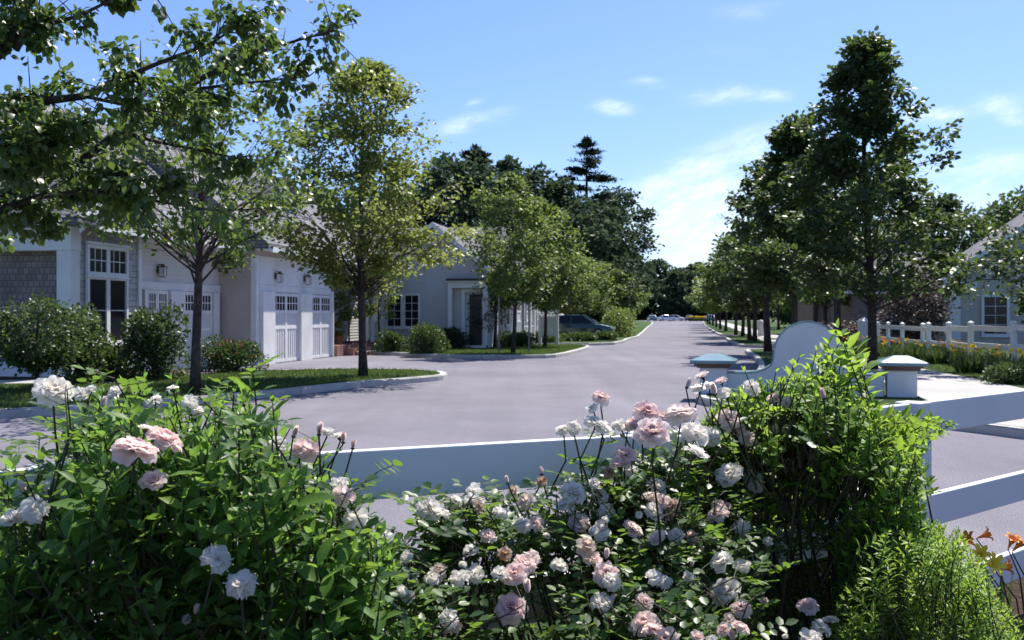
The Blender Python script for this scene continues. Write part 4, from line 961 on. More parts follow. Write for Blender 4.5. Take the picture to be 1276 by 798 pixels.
for i, p in enumerate(RF):
    a = Vector(p) - Vector(RF[0]); mb = MB(); h = 1.12 + max(0, i - 3) * .035
    mb.box(a.x - .06, a.x + .06, a.y - .06, a.y + .06, -.02, h); po = mb.build('post', M['vinyl'], rf, bevel=.004)
    c = MB(); c.box(a.x - .075, a.x + .075, a.y - .075, a.y + .075, h + .001, h + .03); n = len(c.v)
    c.v += [(a.x - .06, a.y - .06, h + .031), (a.x + .06, a.y - .06, h + .031), (a.x + .06, a.y + .06, h + .031), (a.x - .06, a.y + .06, h + .031), (a.x, a.y, h + .075)]
    c.f += [(n, n + 1, n + 4), (n + 1, n + 2, n + 4), (n + 2, n + 3, n + 4), (n + 3, n, n + 4)]; c.build('post_cap', M['vinyl'], po)
gp_ = empty('gate_pier', (14.0, 39.6, KH), RZ, 'white square gate pier with a pointed cap behind the tallest linden', 'gate pier')
mb = MB(); mb.box(-.2, .2, -.2, .2, 0, 1.15); mb.build('shaft', M['trim'], gp_, bevel=.01)
mb = MB(); mb.box(-.25, .25, -.25, .25, 1.151, 1.21); n = len(mb.v); mb.v += [(-.22, -.22, 1.211), (.22, -.22, 1.211), (.22, .22, 1.211), (-.22, .22, 1.211), (0, 0, 1.38)]; mb.f += [(n, n + 1, n + 4), (n + 1, n + 2, n + 4), (n + 2, n + 3, n + 4), (n + 3, n, n + 4)]; mb.build('cap', M['trim'], gp_)
# white fence further up, beyond the walk
ff = empty('far_fence', (15.6, 55.0, KH), 0, 'distant white fence panels beyond the walk, left of the arch', 'fence')
for i in range(4):
    y = i * 2.4; mb = MB(); mb.box(y * .95 - .06, y * .95 + .06, -.06 - y * .25, .06 - y * .25, 0, 1.15); mb.build('post', M['vinyl'], ff)
for zt in (1.05, .75, .4):
    mb = MB(); mb.hexa([(0.07, .0, zt - .14), (6.77, -1.78, zt - .14), (6.77, -1.74, zt - .14), (0.07, .04, zt - .14), (0.07, 0, zt), (6.77, -1.78, zt), (6.77, -1.74, zt), (0.07, .04, zt)]); mb.build('rail', M['vinyl'], ff)
bo = MB(); bo.box(-.16, .16, -.16, .16, 0, .95); bo.lathe([(.19, .951), (.19, 1.0), (.05, 1.12)], 4)
b_ = bo.build('short_post', M['trim']); b_.location = (17.0, 68.0, KH); tag(b_, 'short thick white post standing alone beyond the walk', 'post')

# stakes, board, lamp post, plant pot
for i, (px, py, h, lb) in enumerate([(621.5, 442, 2.1, 'thin grey stake left of the leaning lawn tree'), (659, 440, 1.9, 'thin grey stake right of the leaning lawn tree')]):
    x, y, _ = G(px, py); mb = MB(); mb.tube([(0, 0, -.05), (.01, 0, h * .5), (0, .01, h)], [.032, .03, .028], 7)
    o = mb.build('tree_stake', M['stake']); o.location = (x, y, KH); tag(o, lb, 'stake', 'stakes by the lawn tree')
x, y, _ = G(683.6, 430.5); bd = empty('notice_board', (x, y, KH), RZ, 'pale board hung between two white posts on the middle lawn', 'notice board')
for s in (-.41, .41):
    mb = MB(); mb.box(s - .07, s + .07, -.07, .07, -.05, 1.45); mb.build('post', M['trim'], bd, bevel=.005)
mb = MB(); mb.box(-.34, .34, -.03, .03, .45, 1.38); mb.build('board', M['sign'], bd, bevel=.004)
lp = empty('street_lamp', (12.9, 40.9 - 1.2, KH), 0, 'slim black lamp post rising behind the arch into the linden crowns', 'street lamp')
mb = MB(); mb.lathe([(.12, 0), (.12, .25), (.09, .32), (.07, .9), (.06, 1.0), (.05, 3.6), (.07, 3.65), (.04, 3.7)], 12); mb.build('pole', M['black'], lp, smooth=True)
mb = MB(); mb.lathe([(.05, 3.701), (.17, 3.85), (.2, 4.25)], 6); lg = mb.build('lamp_glass', M['lampglass'], lp)
mb = MB(); mb.lathe([(.24, 4.251), (.22, 4.3), (.08, 4.45), (.03, 4.6)], 6); mb.build('lamp_top', M['black'], lp)
x, y = street(W2 - .35, ual(431, W2) + .1)
pt = empty('flower_pot', (x, y, .42), 0, 'terracotta pot of yellow green foliage on the brick landing', 'flower pot')
mb = MB(); mb.lathe([(.15, 0), (.2, .28), (.23, .3), (.23, .36), (.2, .36)], 16); mb.build('pot', M['terracotta'], pt)
rng = np.random.default_rng(9); n = 500; u = rnd_dir(rng, n)
leafcloud('foliage', M['L_t2'], pt, u * np.array([.32, .32, .28]) * rng.uniform(.5, 1.1, (n, 1)) + np.array([0, 0, .58]), u, u + np.array([0, 0, .5]), rng.uniform(.07, .12, n), T_OVAL, rng.random(n))

# ================================================================== CARS
paint = {}
def paintm(name, c):
    if name not in paint:
        m, nt, b = newmat(name); b.inputs['Base Color'].default_value = (*c, 1); b.inputs['Roughness'].default_value = .3
        b.inputs['Coat Weight'].default_value = .8; b.inputs['Coat Roughness'].default_value = .05; b.inputs['Metallic'].default_value = .3
        paint[name] = m
    return paint[name]
def car(label, loc, rz, pm, group=None):
    c = empty('parked_car', loc, rz, label, 'car', group)
    # lofted body: sections along the length, front at +x
    secs = [(-2.25, .45, .62, .70), (-2.18, .30, .88, .82), (-1.6, .22, .95, .87), (-.6, .20, .93, .89), (.7, .20, .92, .89), (1.5, .22, .86, .87), (2.05, .28, .74, .80), (2.22, .36, .58, .68)]
    mb = MB(); ring = []
    for x, zb, zt, hw in secs:
        n = len(mb.v); q = [(-hw * .92, zb), (-hw, zb + .18), (-hw * .99, (zb + zt) / 2 + .08), (-hw * .93, zt - .03), (-hw * .8, zt), (hw * .8, zt), (hw * .93, zt - .03), (hw * .99, (zb + zt) / 2 + .08), (hw, zb + .18), (hw * .92, zb)]
        for y, z in q: mb.v.append((x, y, z))
        ring.append(n)
    for a, b in zip(ring[:-1], ring[1:]):
        for k in range(10): mb.f.append((a + k, a + (k + 1) % 10, b + (k + 1) % 10, b + k))
    mb.f.append(tuple(ring[0] + k for k in range(10))); mb.f.append(tuple(ring[-1] + k for k in reversed(range(10))))
    bo = mb.build('body', paintm(*pm), c, smooth=False, bevel=.02)
    mb = MB(); gs = [(-1.6, .90, .905, .74), (-1.05, .90, 1.34, .64), (-.3, .90, 1.39, .62), (.35, .90, 1.35, .63), (1.05, .88, .885, .76)]
    rg = []
    for x, zb, zt, hw in gs:
        n = len(mb.v); wb = .80; mb.v += [(x, -wb, zb), (x, -hw, zt), (x, hw, zt), (x, wb, zb)]; rg.append(n)
    for a, b in zip(rg[:-1], rg[1:]):
        for k in range(4): mb.f.append((a + k, a + (k + 1) % 4, b + (k + 1) % 4, b + k))
    mb.f.append(tuple(rg[0] + k for k in range(4))); mb.f.append(tuple(rg[-1] + k for k in reversed(range(4))))
    mb.build('windows', M['glass'], c)
    mb = MB(); mb.hexa([(-1.14, -.65, 1.29), (.45, -.64, 1.29), (.45, .64, 1.29), (-1.14, .65, 1.29), (-1.0, -.60, 1.405), (.3, -.60, 1.41), (.3, .60, 1.41), (-1.0, .60, 1.405)]); mb.hexa([(-.9, -.56, 1.406), (.2, -.56, 1.411), (.2, .56, 1.411), (-.9, .56, 1.406), (-.6, -.5, 1.45), (0, -.5, 1.45), (0, .5, 1.45), (-.6, .5, 1.45)])
    for s in (-1, 1):
        for (xa, za, xb, zb2) in ((-1.78, .90, -1.06, 1.38), (-.33, .9, -.31, 1.44), (1.18, .88, .36, 1.40)):
            ya = .79 * s + .012 * s; yb_ = .63 * s + .02 * s
            mb.tube([(xa, ya, za), (xb, yb_, zb2)], .05, 5)
    mb.build('roof', paintm(*pm), c)
    for x in (-1.4, 1.38):
        for s in (-1, 1):
            mb = MB(); T = lambda a, b, z, x=x, s=s: (x + a, s * .80 + z, .32 + b)
            k0 = [(.31, -.1), (.32, -.06), (.32, .06), (.30, .1)]
            n = len(mb.v)
            for r, w in k0:
                for k in range(18): t = k * math.pi / 9; mb.v.append((x + r * math.cos(t), s * .80 + w, .32 + r * math.sin(t)))
            for i in range(3):
                for k in range(18): mb.f.append((n + i * 18 + k, n + i * 18 + (k + 1) % 18, n + (i + 1) * 18 + (k + 1) % 18, n + (i + 1) * 18 + k))
            mb.f.append(tuple(n + k for k in range(18))); mb.f.append(tuple(n + 54 + k for k in reversed(range(18))))
            wh = mb.build('wheel', M['tyre'], c)
            mb = MB(); n = 0
            for w in (s * .105 - .004, s * .105 + .006):
                for k in range(14): t = k * math.pi / 7; mb.v.append((x + .2 * math.cos(t), s * .80 + w, .32 + .2 * math.sin(t)))
            for k in range(14): mb.f.append((k, (k + 1) % 14, 14 + (k + 1) % 14, 14 + k))
            mb.f.append(tuple(range(14))); mb.f.append(tuple(14 + k for k in reversed(range(14))))
            mb.build('rim', M['rim'], wh)
    for s in (-1, 1):
        mb = MB(); mb.box(2.06, 2.19, s * .58 - .14, s * .58 + .14, .55, .68); mb.build('headlight', M['lampglass'], c, bevel=.02)
        mb = MB(); mb.box(-2.24, -2.12, s * .60 - .14, s * .60 + .14, .62, .78); mb.build('tail_light', M['redlamp'], c, bevel=.02)
    return c
car('dark green sedan parked behind the low hedges on the left', (4.1, 61.8, KH + .012), R(-12), ('green_car_paint', (.02, .06, .05)))
for i, (px, Y, rz, pm, lb) in enumerate([(831, 236, 15, ('white_car_paint', (.7, .7, .7)), 'white car at the far end of the street, left of the other white one'),
                               (842, 240, -20, ('white_car_paint', (.7, .7, .7)), 'white car at the far end of the street, right of the other white one'),
                               (859, 238, 80, ('blue_car_paint', (.06, .10, .22)), 'blue car at the far end of the street beside the yellow flowers'),
                               (812, 232, 90, ('blue_grey_car_paint', (.10, .17, .24)), 'blue grey car at the far end of the street by the left kerb'),
                               (885, 205, 80, ('pale_blue_car_paint', (.20, .30, .38)), 'pale blue car under the far end of the right tree row')]):
    zz = KH + .01 if px in (885,) else .01
    car(lb, ((px - 638) / F * Y, Y, zz), R(rz), pm, 'cars at the far end of the street')
X = (871 - 638) / F * 236
strap_clump('flower_bed_plants', 'bank of yellow flowers closing the far end of the street', (X, 236, 0), 3.4, 1.2, 1.0, 900, 399, 90, .30, ('yellow',), None, 'flowers')
# ================================================================== FOREGROUND PLANTS
BLOOMS = []
def open_to_bloom(P):   # leaves do not grow across the face of an open flower
    if not BLOOMS: return np.ones(len(P), bool)
    P = np.asarray(P); px = 638 + F * P[:, 0] / P[:, 1]; py = 392 + F * (EYE - P[:, 2]) / P[:, 1]; ok = np.ones(len(P), bool)
    for bx_, by_, s, Yb in BLOOMS: ok &= ~(((px - bx_) ** 2 + (py - by_) ** 2 < (s * .62) ** 2) & (P[:, 1] < Yb + .02))
    return ok
def shoots(tips, rng, leaf, nodes, gap, ang=0.75, twist=True):
    """opposite leaf pairs up each shoot. tips: list of (tip, dir, length)"""
    P, D, Nn, S, Vv = [], [], [], [], []
    stems = []
    for tip, d, L in tips:
        d = Vector(d).normalized(); bend = Vector(rng.normal(size=3) * .12)
        b = tip - d * L - Vector((0, 0, L * .12)) + bend * L
        k = nodes + int(rng.integers(-1, 2)); a0 = rng.uniform(0, 3.14); base_var = rng.random(); shs = rng.uniform(.62, 1.22)
        stems.append((b, b.lerp(tip, .5) + bend * L * -.2, tip))
        ax = d.orthogonal().normalized(); ay = d.cross(ax)
        for i in range(k):
            s = i / max(1, k - 1); q = tip - d * (gap * (k - 1 - i) ** 1.0) * (1 if s < .75 else .8)
            sz = leaf * (1.0 if s < .55 else 1.0 - (s - .55) * 1.35) * rng.uniform(.75, 1.15) * shs
            op = ang + .35 * (1 - s) - (s > .8) * .35
            for h in (0, math.pi):
                a = a0 + i * 1.5708 + h + rng.normal() * .18
                o = ax * math.cos(a) + ay * math.sin(a)
                dd = (d * math.cos(op) + o * math.sin(op)).normalized()
                nn = (d * math.sin(op) - o * math.cos(op))
                P.append(q); D.append(dd); Nn.append(nn + Vector(rng.normal(size=3) * .12)); S.append(sz)
                Vv.append(min(1, max(0, .25 + .35 * s + .25 * base_var + rng.normal() * .12)))
    return P, D, Nn, S, Vv, stems
def shrub_near(name, label, cat, base, sampler, n, leaf, nodes, gap, mat, seed, width=1.0, tmpl=T_LEAF, nmain=14, stemr=.0028, ang=.8, L=.26, extra=None):
    rng = np.random.default_rng(seed); root = empty(name, base, 0, label, cat); B = Vector(base)
    tips = []
    while len(tips) < n:
        r = sampler(rng)
        if r is not None and open_to_bloom([tuple(r[0])])[0]: tips.append((r[0] - B, r[1], L * rng.uniform(.7, 1.25)))
    P, D, Nn, S, Vv, st = shoots(tips, rng, leaf, nodes, gap, ang)
    mb = MB()
    for a, b, c in st: mb.tube([a, b, c], [stemr * 1.4, stemr, stemr * .5], 4, cap=False)
    for i in rng.choice(len(st), min(nmain, len(st)), replace=False):
        a = st[i][0]; o = Vector((a.x * .25 + rng.normal() * .05, a.y * .25 + rng.normal() * .05, 0)); mm = o.lerp(a, .55); mm.z = a.z * .5
        mb.tube([o, mm, a], [stemr * 3.2, stemr * 2.4, stemr * 1.5], 5, cap=False)
    mb.build('stems', M['twig'], root, fixn=False)
    P = np.array([tuple(p) for p in P]); D = np.array([tuple(p) for p in D]); Nn = np.array([tuple(p) for p in Nn]); S = np.array(S); Vv = np.array(Vv)
    k = open_to_bloom(P + D * S[:, None] * .6 + np.array(base)) & open_to_bloom(P + np.array(base))
    leafcloud('leaves', mat, root, P[k], D[k], Nn[k], S[k], tmpl, Vv[k], width)
    return root

topL = [(-80, 560), (0, 552), (55, 520), (100, 475), (150, 462), (200, 440), (232, 462), (262, 478), (300, 458), (330, 476), (372, 520), (420, 560), (455, 600), (500, 655), (540, 720), (560, 800), (580, 900)]
# ================================================================== ROSES
def petal_mesh(name, kind, seed, mat):
    rng = np.random.default_rng(seed); V, Fc, A_ = [], [], []
    if kind == 'full': rings = [(3, .12, .1, .42, 0.), (4, .22, .15, .52, .1), (5, .42, .2, .62, .25), (6, .68, .3, .74, .45), (6, .98, .4, .86, .65), (7, 1.22, .45, .96, .85), (6, 1.5, .5, 1.0, 1.0)]
    elif kind == 'cup': rings = [(3, .10, -.1, .55, 0.), (4, .2, .0, .62, .15), (5, .38, .1, .72, .4), (5, .6, .3, .84, .7), (5, .95, .6, .95, 1.0)]
    elif kind == 'loose': rings = [(3, .5, .8, .5, .5), (4, .85, .7, .7, .6), (5, 1.25, .5, .9, .8), (5, 1.65, .4, 1.0, 1.0), (3, 2.1, .3, .95, 1.0)]
    elif kind == 'spent': rings = [(3, .2, -.5, .6, 0.), (5, .7, .9, .75, .3), (5, 1.5, .9, .8, .6), (4, 2.3, .5, .85, .9)]
    else: rings = [(3, .06, -.12, .85, 0.), (4, .16, -.22, .95, .4), (4, .28, -.3, .9, .8)]
    jit = {'full': .10, 'cup': .10, 'loose': .32, 'spent': .45, 'bud': .04}[kind]
    for ri, (cnt, th, curl, L, va) in enumerate(rings):
        for k in range(cnt):
            ph = 2 * math.pi * (k + .5 * (ri % 2)) / cnt + rng.normal() * .15; t0 = th + rng.normal() * jit; cu = curl + rng.normal() * jit; l = L * rng.uniform(.88, 1.08)
            w = l * (.52 if kind != 'bud' else .34) * rng.uniform(.9, 1.1); rx, z = .05, 0.0; n0 = len(V); NS, NA = 6, 6; ruff = rng.uniform(0, 6.28)
            for s in range(NS):
                f = s / (NS - 1); wid = w * (math.sin(math.pi * (.10 + .70 * f)) ** .8) * 1.1
                ang = t0 + cu * f + (.55 * max(0, f - .75) * 3 if kind in ('full', 'cup', 'loose') else 0)
                if s: rx += math.sin(ang) * l / (NS - 1); z += math.cos(ang) * l / (NS - 1)
                for a in range(NA):
                    u = a / (NA - 1) * 2 - 1
                    edge = .05 * math.sin(ruff + u * 5 + f * 3) * f
                    rr = rx + edge - (u * u) * wid * .42 * math.cos(ang)
                    zz = z + (u * u) * wid * .42 * math.sin(ang) * (.9 if kind != 'spent' else .2) + edge - (.04 * l * (1 if abs(u) > .9 and s == NS - 1 else 0))
                    tx = u * wid
                    V.append((rr * math.cos(ph) - tx * math.sin(ph), rr * math.sin(ph) + tx * math.cos(ph), zz)); A_.append(min(1, max(0, va * .8 + .25 * f + rng.normal() * .02)))
            for s in range(NS - 1):
                for a in range(NA - 1): Fc.append((n0 + s * NA + a, n0 + s * NA + a + 1, n0 + (s + 1) * NA + a + 1, n0 + (s + 1) * NA + a))
    sc_ = .62 if kind != 'bud' else .9
    me = bpy.data.meshes.new(name); me.from_pydata([(x * sc_, y * sc_, z * sc_) for x, y, z in V], [], Fc)
    me.polygons.foreach_set('use_smooth', [True] * len(me.polygons)); me.materials.append(mat)
    a = me.attributes.new('var', 'FLOAT', 'POINT'); a.data.foreach_set('value', A_)
    return me
BL = {}
for kind, mats in (('full', ['petal', 'petal', 'petalwhite']), ('cup', ['petal', 'petalwhite', 'petal']), ('loose', ['petalwhite', 'petalwhite', 'petal']), ('spent', ['spent', 'spent']), ('bud', ['petal', 'petal'])):
    BL[kind] = [petal_mesh('rose_' + kind, kind, 500 + i * 7 + len(kind), M[m]) for i, m in enumerate(mats)]
def bedY(px, py):   # the bushes step down towards the camera
    return fenceY(px) - .26 - max(0, min(py, 900) - 590) / 210 * (.50 + .5 * max(0, min(1, (px - 700) / 300)))
def bloomY(bl):
    dia = {'full': .098, 'cup': .085, 'loose': .095, 'spent': .075, 'bud': .034}[bl[3]]
    if len(bl) > 5: return bl[5]
    return min(F * dia / bl[2] + .1, bedY(bl[0], bl[1]) - .06 - .04 * math.sin(bl[0] * 7.1))
def rose_bush(label, base, blooms, seed, extra_tips, nleaf_sprays, group=None):
    rng = np.random.default_rng(seed); B = Vector(base); root = empty('rose_bush', base, 0, label, 'rose bush', group)
    canes = MB(); P, D, Nn, S, Vv = [], [], [], [], []
    def spray(q, d, sc_=1.0):    # one compound leaf: five or seven leaflets
        d = Vector(d).normalized(); up = Vector((rng.normal() * .35, rng.normal() * .35, 1)).normalized()
        side = d.cross(up).normalized(); L = rng.uniform(.055, .085) * sc_
        canes.tube([q, q + d * L], [.0012, .0008], 3, cap=False); cv = rng.random()
        m = 3 if rng.random() < .4 else 2
        for i in range(m):
            f = (i + .8) / (m + .4)
            for s in (-1, 1):
                P.append(q + d * (L * f)); D.append((d * .35 + side * s).normalized()); Nn.append(up + Vector(rng.normal(size=3) * .2)); S.append(rng.uniform(.024, .036) * sc_); Vv.append(min(1, max(0, cv * .7 + rng.random() * .3)))
        P.append(q + d * L); D.append(d); Nn.append(up); S.append(rng.uniform(.03, .042) * sc_); Vv.append(cv)
    mts = {}
    for bl in blooms:
        px, py, size, kind = bl[:4]; v = bl[4] if len(bl) > 4 else int(rng.integers(0, 3))
        dia = {'full': .098, 'cup': .085, 'loose': .095, 'spent': .075, 'bud': .034}[kind]
        Y = bl[5] if len(bl) > 5 else F * dia / size
        Y = bloomY(bl)
        r = size * Y / F / 2
        p = at(px, py, Y) - B; me = BL[kind][v % len(BL[kind])]
        ax = Vector((rng.normal() * .35 - p.x * .05, -.45 + rng.normal() * .28, .85)).normalized()
        if kind == 'bud': ax = Vector((rng.normal() * .25, rng.normal() * .2, 1)).normalized()
        if kind == 'spent': ax = Vector((rng.normal() * .5, -.3, .4)).normalized()
        o = bpy.data.objects.new('rose_bloom' if kind != 'bud' else 'rose_bud', me); COL.objects.link(o); o.parent = root
        q = ax.to_track_quat('Z', 'Y'); o.rotation_mode = 'QUATERNION'; o.rotation_quaternion = q @ Matrix.Rotation(rng.uniform(0, 6.28), 4, 'Z').to_quaternion()
        o.location = p - ax * r * .45; o.scale = (r * 1.38,) * 3 if kind != 'bud' else (r * 1.5, r * 1.5, r * 2.2)
        # calyx and cane
        b0 = p - ax * r * .5
        if kind in ('bud', 'spent') or True:
            canes.tube([b0 - ax * r * .32, b0 - ax * r * .08, b0 + ax * r * .08], [.002, .006, .007], 6, cap=False)
        k1 = b0 - ax * .05 + Vector((rng.normal() * .02, rng.normal() * .02, -.05)); k2 = k1 + Vector((rng.normal() * .04, .15 + rng.normal() * .03, -.18)); k3 = Vector((k2.x * .75, k2.y * .75, max(.05, k2.z * .45))); k4 = Vector((k2.x * .35, k2.y * .3, 0))
        canes.tube([b0 - ax * r * .3, k1, k2, k3, k4], [.0022, .0026, .0034, .0048, .006], 5, cap=False)
        for _ in range(1 if (530 < px < 735 and py > 645) else 4):
            f = rng.uniform(.15, 1.0); qq = k1.lerp(k2, f); a = rng.uniform(0, 6.28); spray(qq, (math.cos(a), math.sin(a) * .8 - .2, rng.uniform(-.1, .5)))
    for i in range(nleaf_sprays):
        t = extra_tips(rng)
        if t is None: continue
        if not open_to_bloom([tuple(t)])[0]: continue
        q = t - B; a = rng.uniform(0, 6.28)
        if i % 3 == 0:
            e = q + Vector((rng.normal() * .06, rng.normal() * .06, .10)); s0 = q - Vector((rng.normal() * .05, rng.normal() * .05, .18)); canes.tube([s0, q, e], [.003, .0024, .0015], 4, cap=False)
            for f in (.0, .35, .7, 1.0): a += 2.4; spray(q.lerp(e, f), (math.cos(a), math.sin(a), .35))
        else: spray(q, (math.cos(a), math.sin(a) * .8 - .15, rng.uniform(-.2, .5)))
    canes.build('canes', M['twig'], root, fixn=False)
    P = np.array([tuple(p) for p in P]); D = np.array([tuple(p) for p in D]); Nn = np.array([tuple(p) for p in Nn]); S = np.array(S); Vv = np.array(Vv)
    k = open_to_bloom(P + D * S[:, None] * .6 + np.array(base))
    leafcloud('leaves', M['L_rose'], root, P[k], D[k], Nn[k], S[k], T_OVAL, Vv[k], .95)
    return root
left_blooms = [(68, 478, 54, 'full', 2, 2.2), (172, 549, 62, 'full', 0, 1.95), (210, 540, 50, 'full', 1, 2.05), (190, 596, 40, 'cup', 0, 2.0), (183, 531, 24, 'cup', 0, 2.05), (42, 630, 42, 'loose', 0, 2.0), (14, 643, 40, 'cup', 1, 2.0),
               (275, 690, 46, 'loose', 0, 1.93), (300, 718, 48, 'loose', 1, 1.9), (385, 553, 40, 'loose', 2, 2.6), (372, 560, 30, 'cup', 0, 2.62), (348, 551, 28, 'loose', 1, 2.6), (367, 541, 15, 'bud', 0, 2.6),
               (398, 538, 16, 'bud', 0, 2.62), (408, 536, 22, 'cup', 1, 2.62), (428, 548, 14, 'bud', 1, 2.62), (440, 556, 12, 'bud', 0, 2.62), (422, 541, 22, 'cup', 1, 2.65), (100, 488, 22, 'loose', 0, 2.5), (112, 484, 18, 'cup', 1, 2.5), (134, 492, 24, 'loose', 0, 2.5),
               (143, 485, 22, 'cup', 1, 2.5), (188, 495, 22, 'loose', 0, 2.5), (214, 482, 20, 'cup', 1, 2.5), (236, 497, 24, 'loose', 1, 2.45), (246, 507, 20, 'loose', 0, 2.45), (128, 505, 16, 'bud', 0, 2.4), (430, 612, 34, 'loose', 2, 2.45), (440, 638, 36, 'loose', 0, 2.45),
               (420, 600, 26, 'loose', 1, 2.5), (244, 762, 15, 'bud', 0, 1.95), (228, 770, 18, 'spent', 0, 1.95), (385, 774, 20, 'cup', 1, 2.2), (56, 600, 18, 'loose', 0, 2.3), (30, 610, 14, 'bud', 0, 2.1)]
def tipL(rng):
    px = rng.uniform(-20, 480); top = interp(topL, px) + 30
    return at(px, rng.uniform(top, 820), rng.uniform(2.0, 2.7))
mid_blooms = [(750, 491, 27, 'full', 0), (747, 522, 38, 'full', 2), (768, 524, 22, 'loose', 0), (712, 528, 26, 'loose', 1), (698, 530, 22, 'loose', 0), (735, 505, 18, 'loose', 1), (808, 508, 38, 'full', 0), (826, 516, 26, 'full', 1), (812, 531, 52, 'full', 0), (792, 525, 34, 'full', 1), (847, 507, 44, 'full', 0), (857, 518, 30, 'cup', 0), (783, 530, 18, 'cup', 1),
              (780, 560, 34, 'full', 1), (772, 575, 34, 'cup', 0), (784, 582, 22, 'loose', 1), (762, 585, 24, 'spent', 0), (870, 560, 40, 'cup', 1), (905, 585, 40, 'full', 2), (911, 519, 34, 'full', 0), (933, 543, 26, 'full', 1), (872, 532, 42, 'loose', 0), (884, 541, 30, 'loose', 1), (858, 540, 24, 'loose', 0), (920, 532, 20, 'full', 0),
              (873, 466, 24, 'cup', 0), (868, 479, 20, 'loose', 0), (884, 476, 20, 'loose', 1), (897, 473, 20, 'cup', 0), (900, 485, 20, 'loose', 0), (890, 488, 16, 'bud', 0), (857, 480, 14, 'bud', 0), (938, 479, 27, 'loose', 0), (968, 492, 26, 'full', 1), (978, 497, 20, 'loose', 2), (1026, 494, 15, 'bud', 0), (970, 530, 20, 'loose', 1), (982, 531, 22, 'loose', 0),
              (988, 577, 28, 'loose', 0), (1003, 570, 24, 'loose', 1), (996, 590, 20, 'loose', 0), (938, 590, 32, 'loose', 0), (942, 600, 26, 'loose', 1), (820, 603, 34, 'cup', 1), (812, 612, 30, 'loose', 2), (826, 622, 26, 'full', 0), (718, 608, 38, 'full', 2), (704, 622, 30, 'loose', 0), (745, 613, 26, 'spent', 1), (741, 600, 18, 'loose', 1),
              (678, 597, 22, 'spent', 0), (635, 610, 22, 'spent', 1), (632, 600, 10, 'bud', 0), (675, 589, 10, 'bud', 0)]
low_blooms = [(893, 637, 30, 'full', 1), (905, 630, 18, 'cup', 0), (535, 630, 34, 'full', 2), (549, 634, 28, 'loose', 0), (570, 621, 22, 'cup', 1), (585, 620, 24, 'loose', 1), (600, 622, 16, 'loose', 0), (733, 676, 38, 'spent', 0), (742, 690, 30, 'loose', 2), (755, 711, 38, 'full', 1), (764, 722, 28, 'loose', 0), (750, 745, 34, 'loose', 0), (760, 752, 16, 'bud', 0), (756, 693, 14, 'bud', 1),
              (655, 697, 36, 'full', 0), (640, 709, 40, 'full', 1), (624, 712, 28, 'cup', 1), (666, 690, 28, 'loose', 2), (637, 752, 46, 'full', 0), (657, 735, 18, 'bud', 0), (698, 702, 30, 'cup', 1), (546, 708, 32, 'spent', 1), (538, 716, 24, 'loose', 0), (570, 716, 28, 'loose', 1), (590, 709, 32, 'loose', 0), (577, 702, 14, 'cup', 1),
              (560, 775, 34, 'spent', 0), (563, 768, 30, 'loose', 0), (508, 742, 24, 'cup', 1), (502, 733, 18, 'loose', 0), (505, 690, 20, 'loose', 1), (897, 697, 40, 'cup', 1), (899, 729, 46, 'full', 2), (923, 755, 30, 'full', 0), (926, 700, 26, 'loose', 1), (818, 717, 26, 'loose', 0), (830, 722, 24, 'loose', 1), (806, 749, 30, 'full', 0), (800, 771, 42, 'full', 0), (816, 778, 34, 'full', 1), (828, 793, 40, 'full', 0),
              (858, 716, 18, 'loose', 1), (862, 704, 10, 'bud', 0), (900, 783, 26, 'cup', 0), (925, 778, 26, 'full', 1), (908, 769, 22, 'spent', 1), (912, 787, 20, 'spent', 0), (957, 674, 16, 'cup', 1), (1007, 750, 30, 'full', 1), (1028, 777, 30, 'loose', 0), (1035, 768, 22, 'full', 2), (1008, 790, 30, 'loose', 1), (1068, 611, 26, 'loose', 0), (1057, 605, 22, 'loose', 1), (1050, 613, 16, 'cup', 0),
              (870, 792, 22, 'cup', 0), (888, 796, 18, 'loose', 1), (978, 792, 10, 'cup', 1), (955, 747, 16, 'spent', 0), (797, 640, 12, 'loose', 1), (755, 645, 12, 'loose', 0), (683, 665, 12, 'loose', 1)]
_r = np.random.default_rng(33)
for _k in range(22):
    _x = float(_r.uniform(560, 925)); mid_blooms.append((_x, float(_r.uniform(600, 690) - (_x - 560) * .03), float(_r.uniform(22, 34)), ['full', 'loose', 'cup', 'loose', 'spent'][_k % 5], _k % 3))
for bl in left_blooms + mid_blooms + low_blooms: BLOOMS.append((bl[0], bl[1], bl[2], bloomY(bl)))
rose_bush('rose bush threaded through the big green shrub, pink blooms on its left side', (-.7, 2.55, .05), left_blooms, 601, tipL, 260, 'rose bushes by the fence')
topM = [(505, 700), (540, 668), (575, 660), (625, 660), (680, 652), (720, 646), (760, 628), (800, 608), (850, 590), (900, 566), (950, 540), (1000, 520), (1060, 560), (1090, 600)]
def tipM(rng):
    px = rng.uniform(510, 1085); top = interp(topM, px); u = rng.random(); py = top + u * (840 - top)
    Y = min(bedY(px, py) + rng.random() ** 1.4 * .4, fenceY(px) - .06 - .08 * rng.random())
    if 535 < px < 735 and 692 < py < 840 and rng.random() < .95: return None
    if px > 925 and py > 585:
        if rng.random() < .72: return None
        Y = fenceY(px) - rng.uniform(.1, .25)
    return at(px, py, Y)
rose_bush('rose bush against the white fence at the centre, blooms level with the top rail', (.55, 2.95, .05), mid_blooms, 602, tipM, 1000, 'rose bushes by the fence')
rose_bush('lower rose bush at the bottom centre, pink and white blooms below the top rail', (.45, 2.75, .05), low_blooms, 603, tipM, 1200, 'rose bushes by the fence')
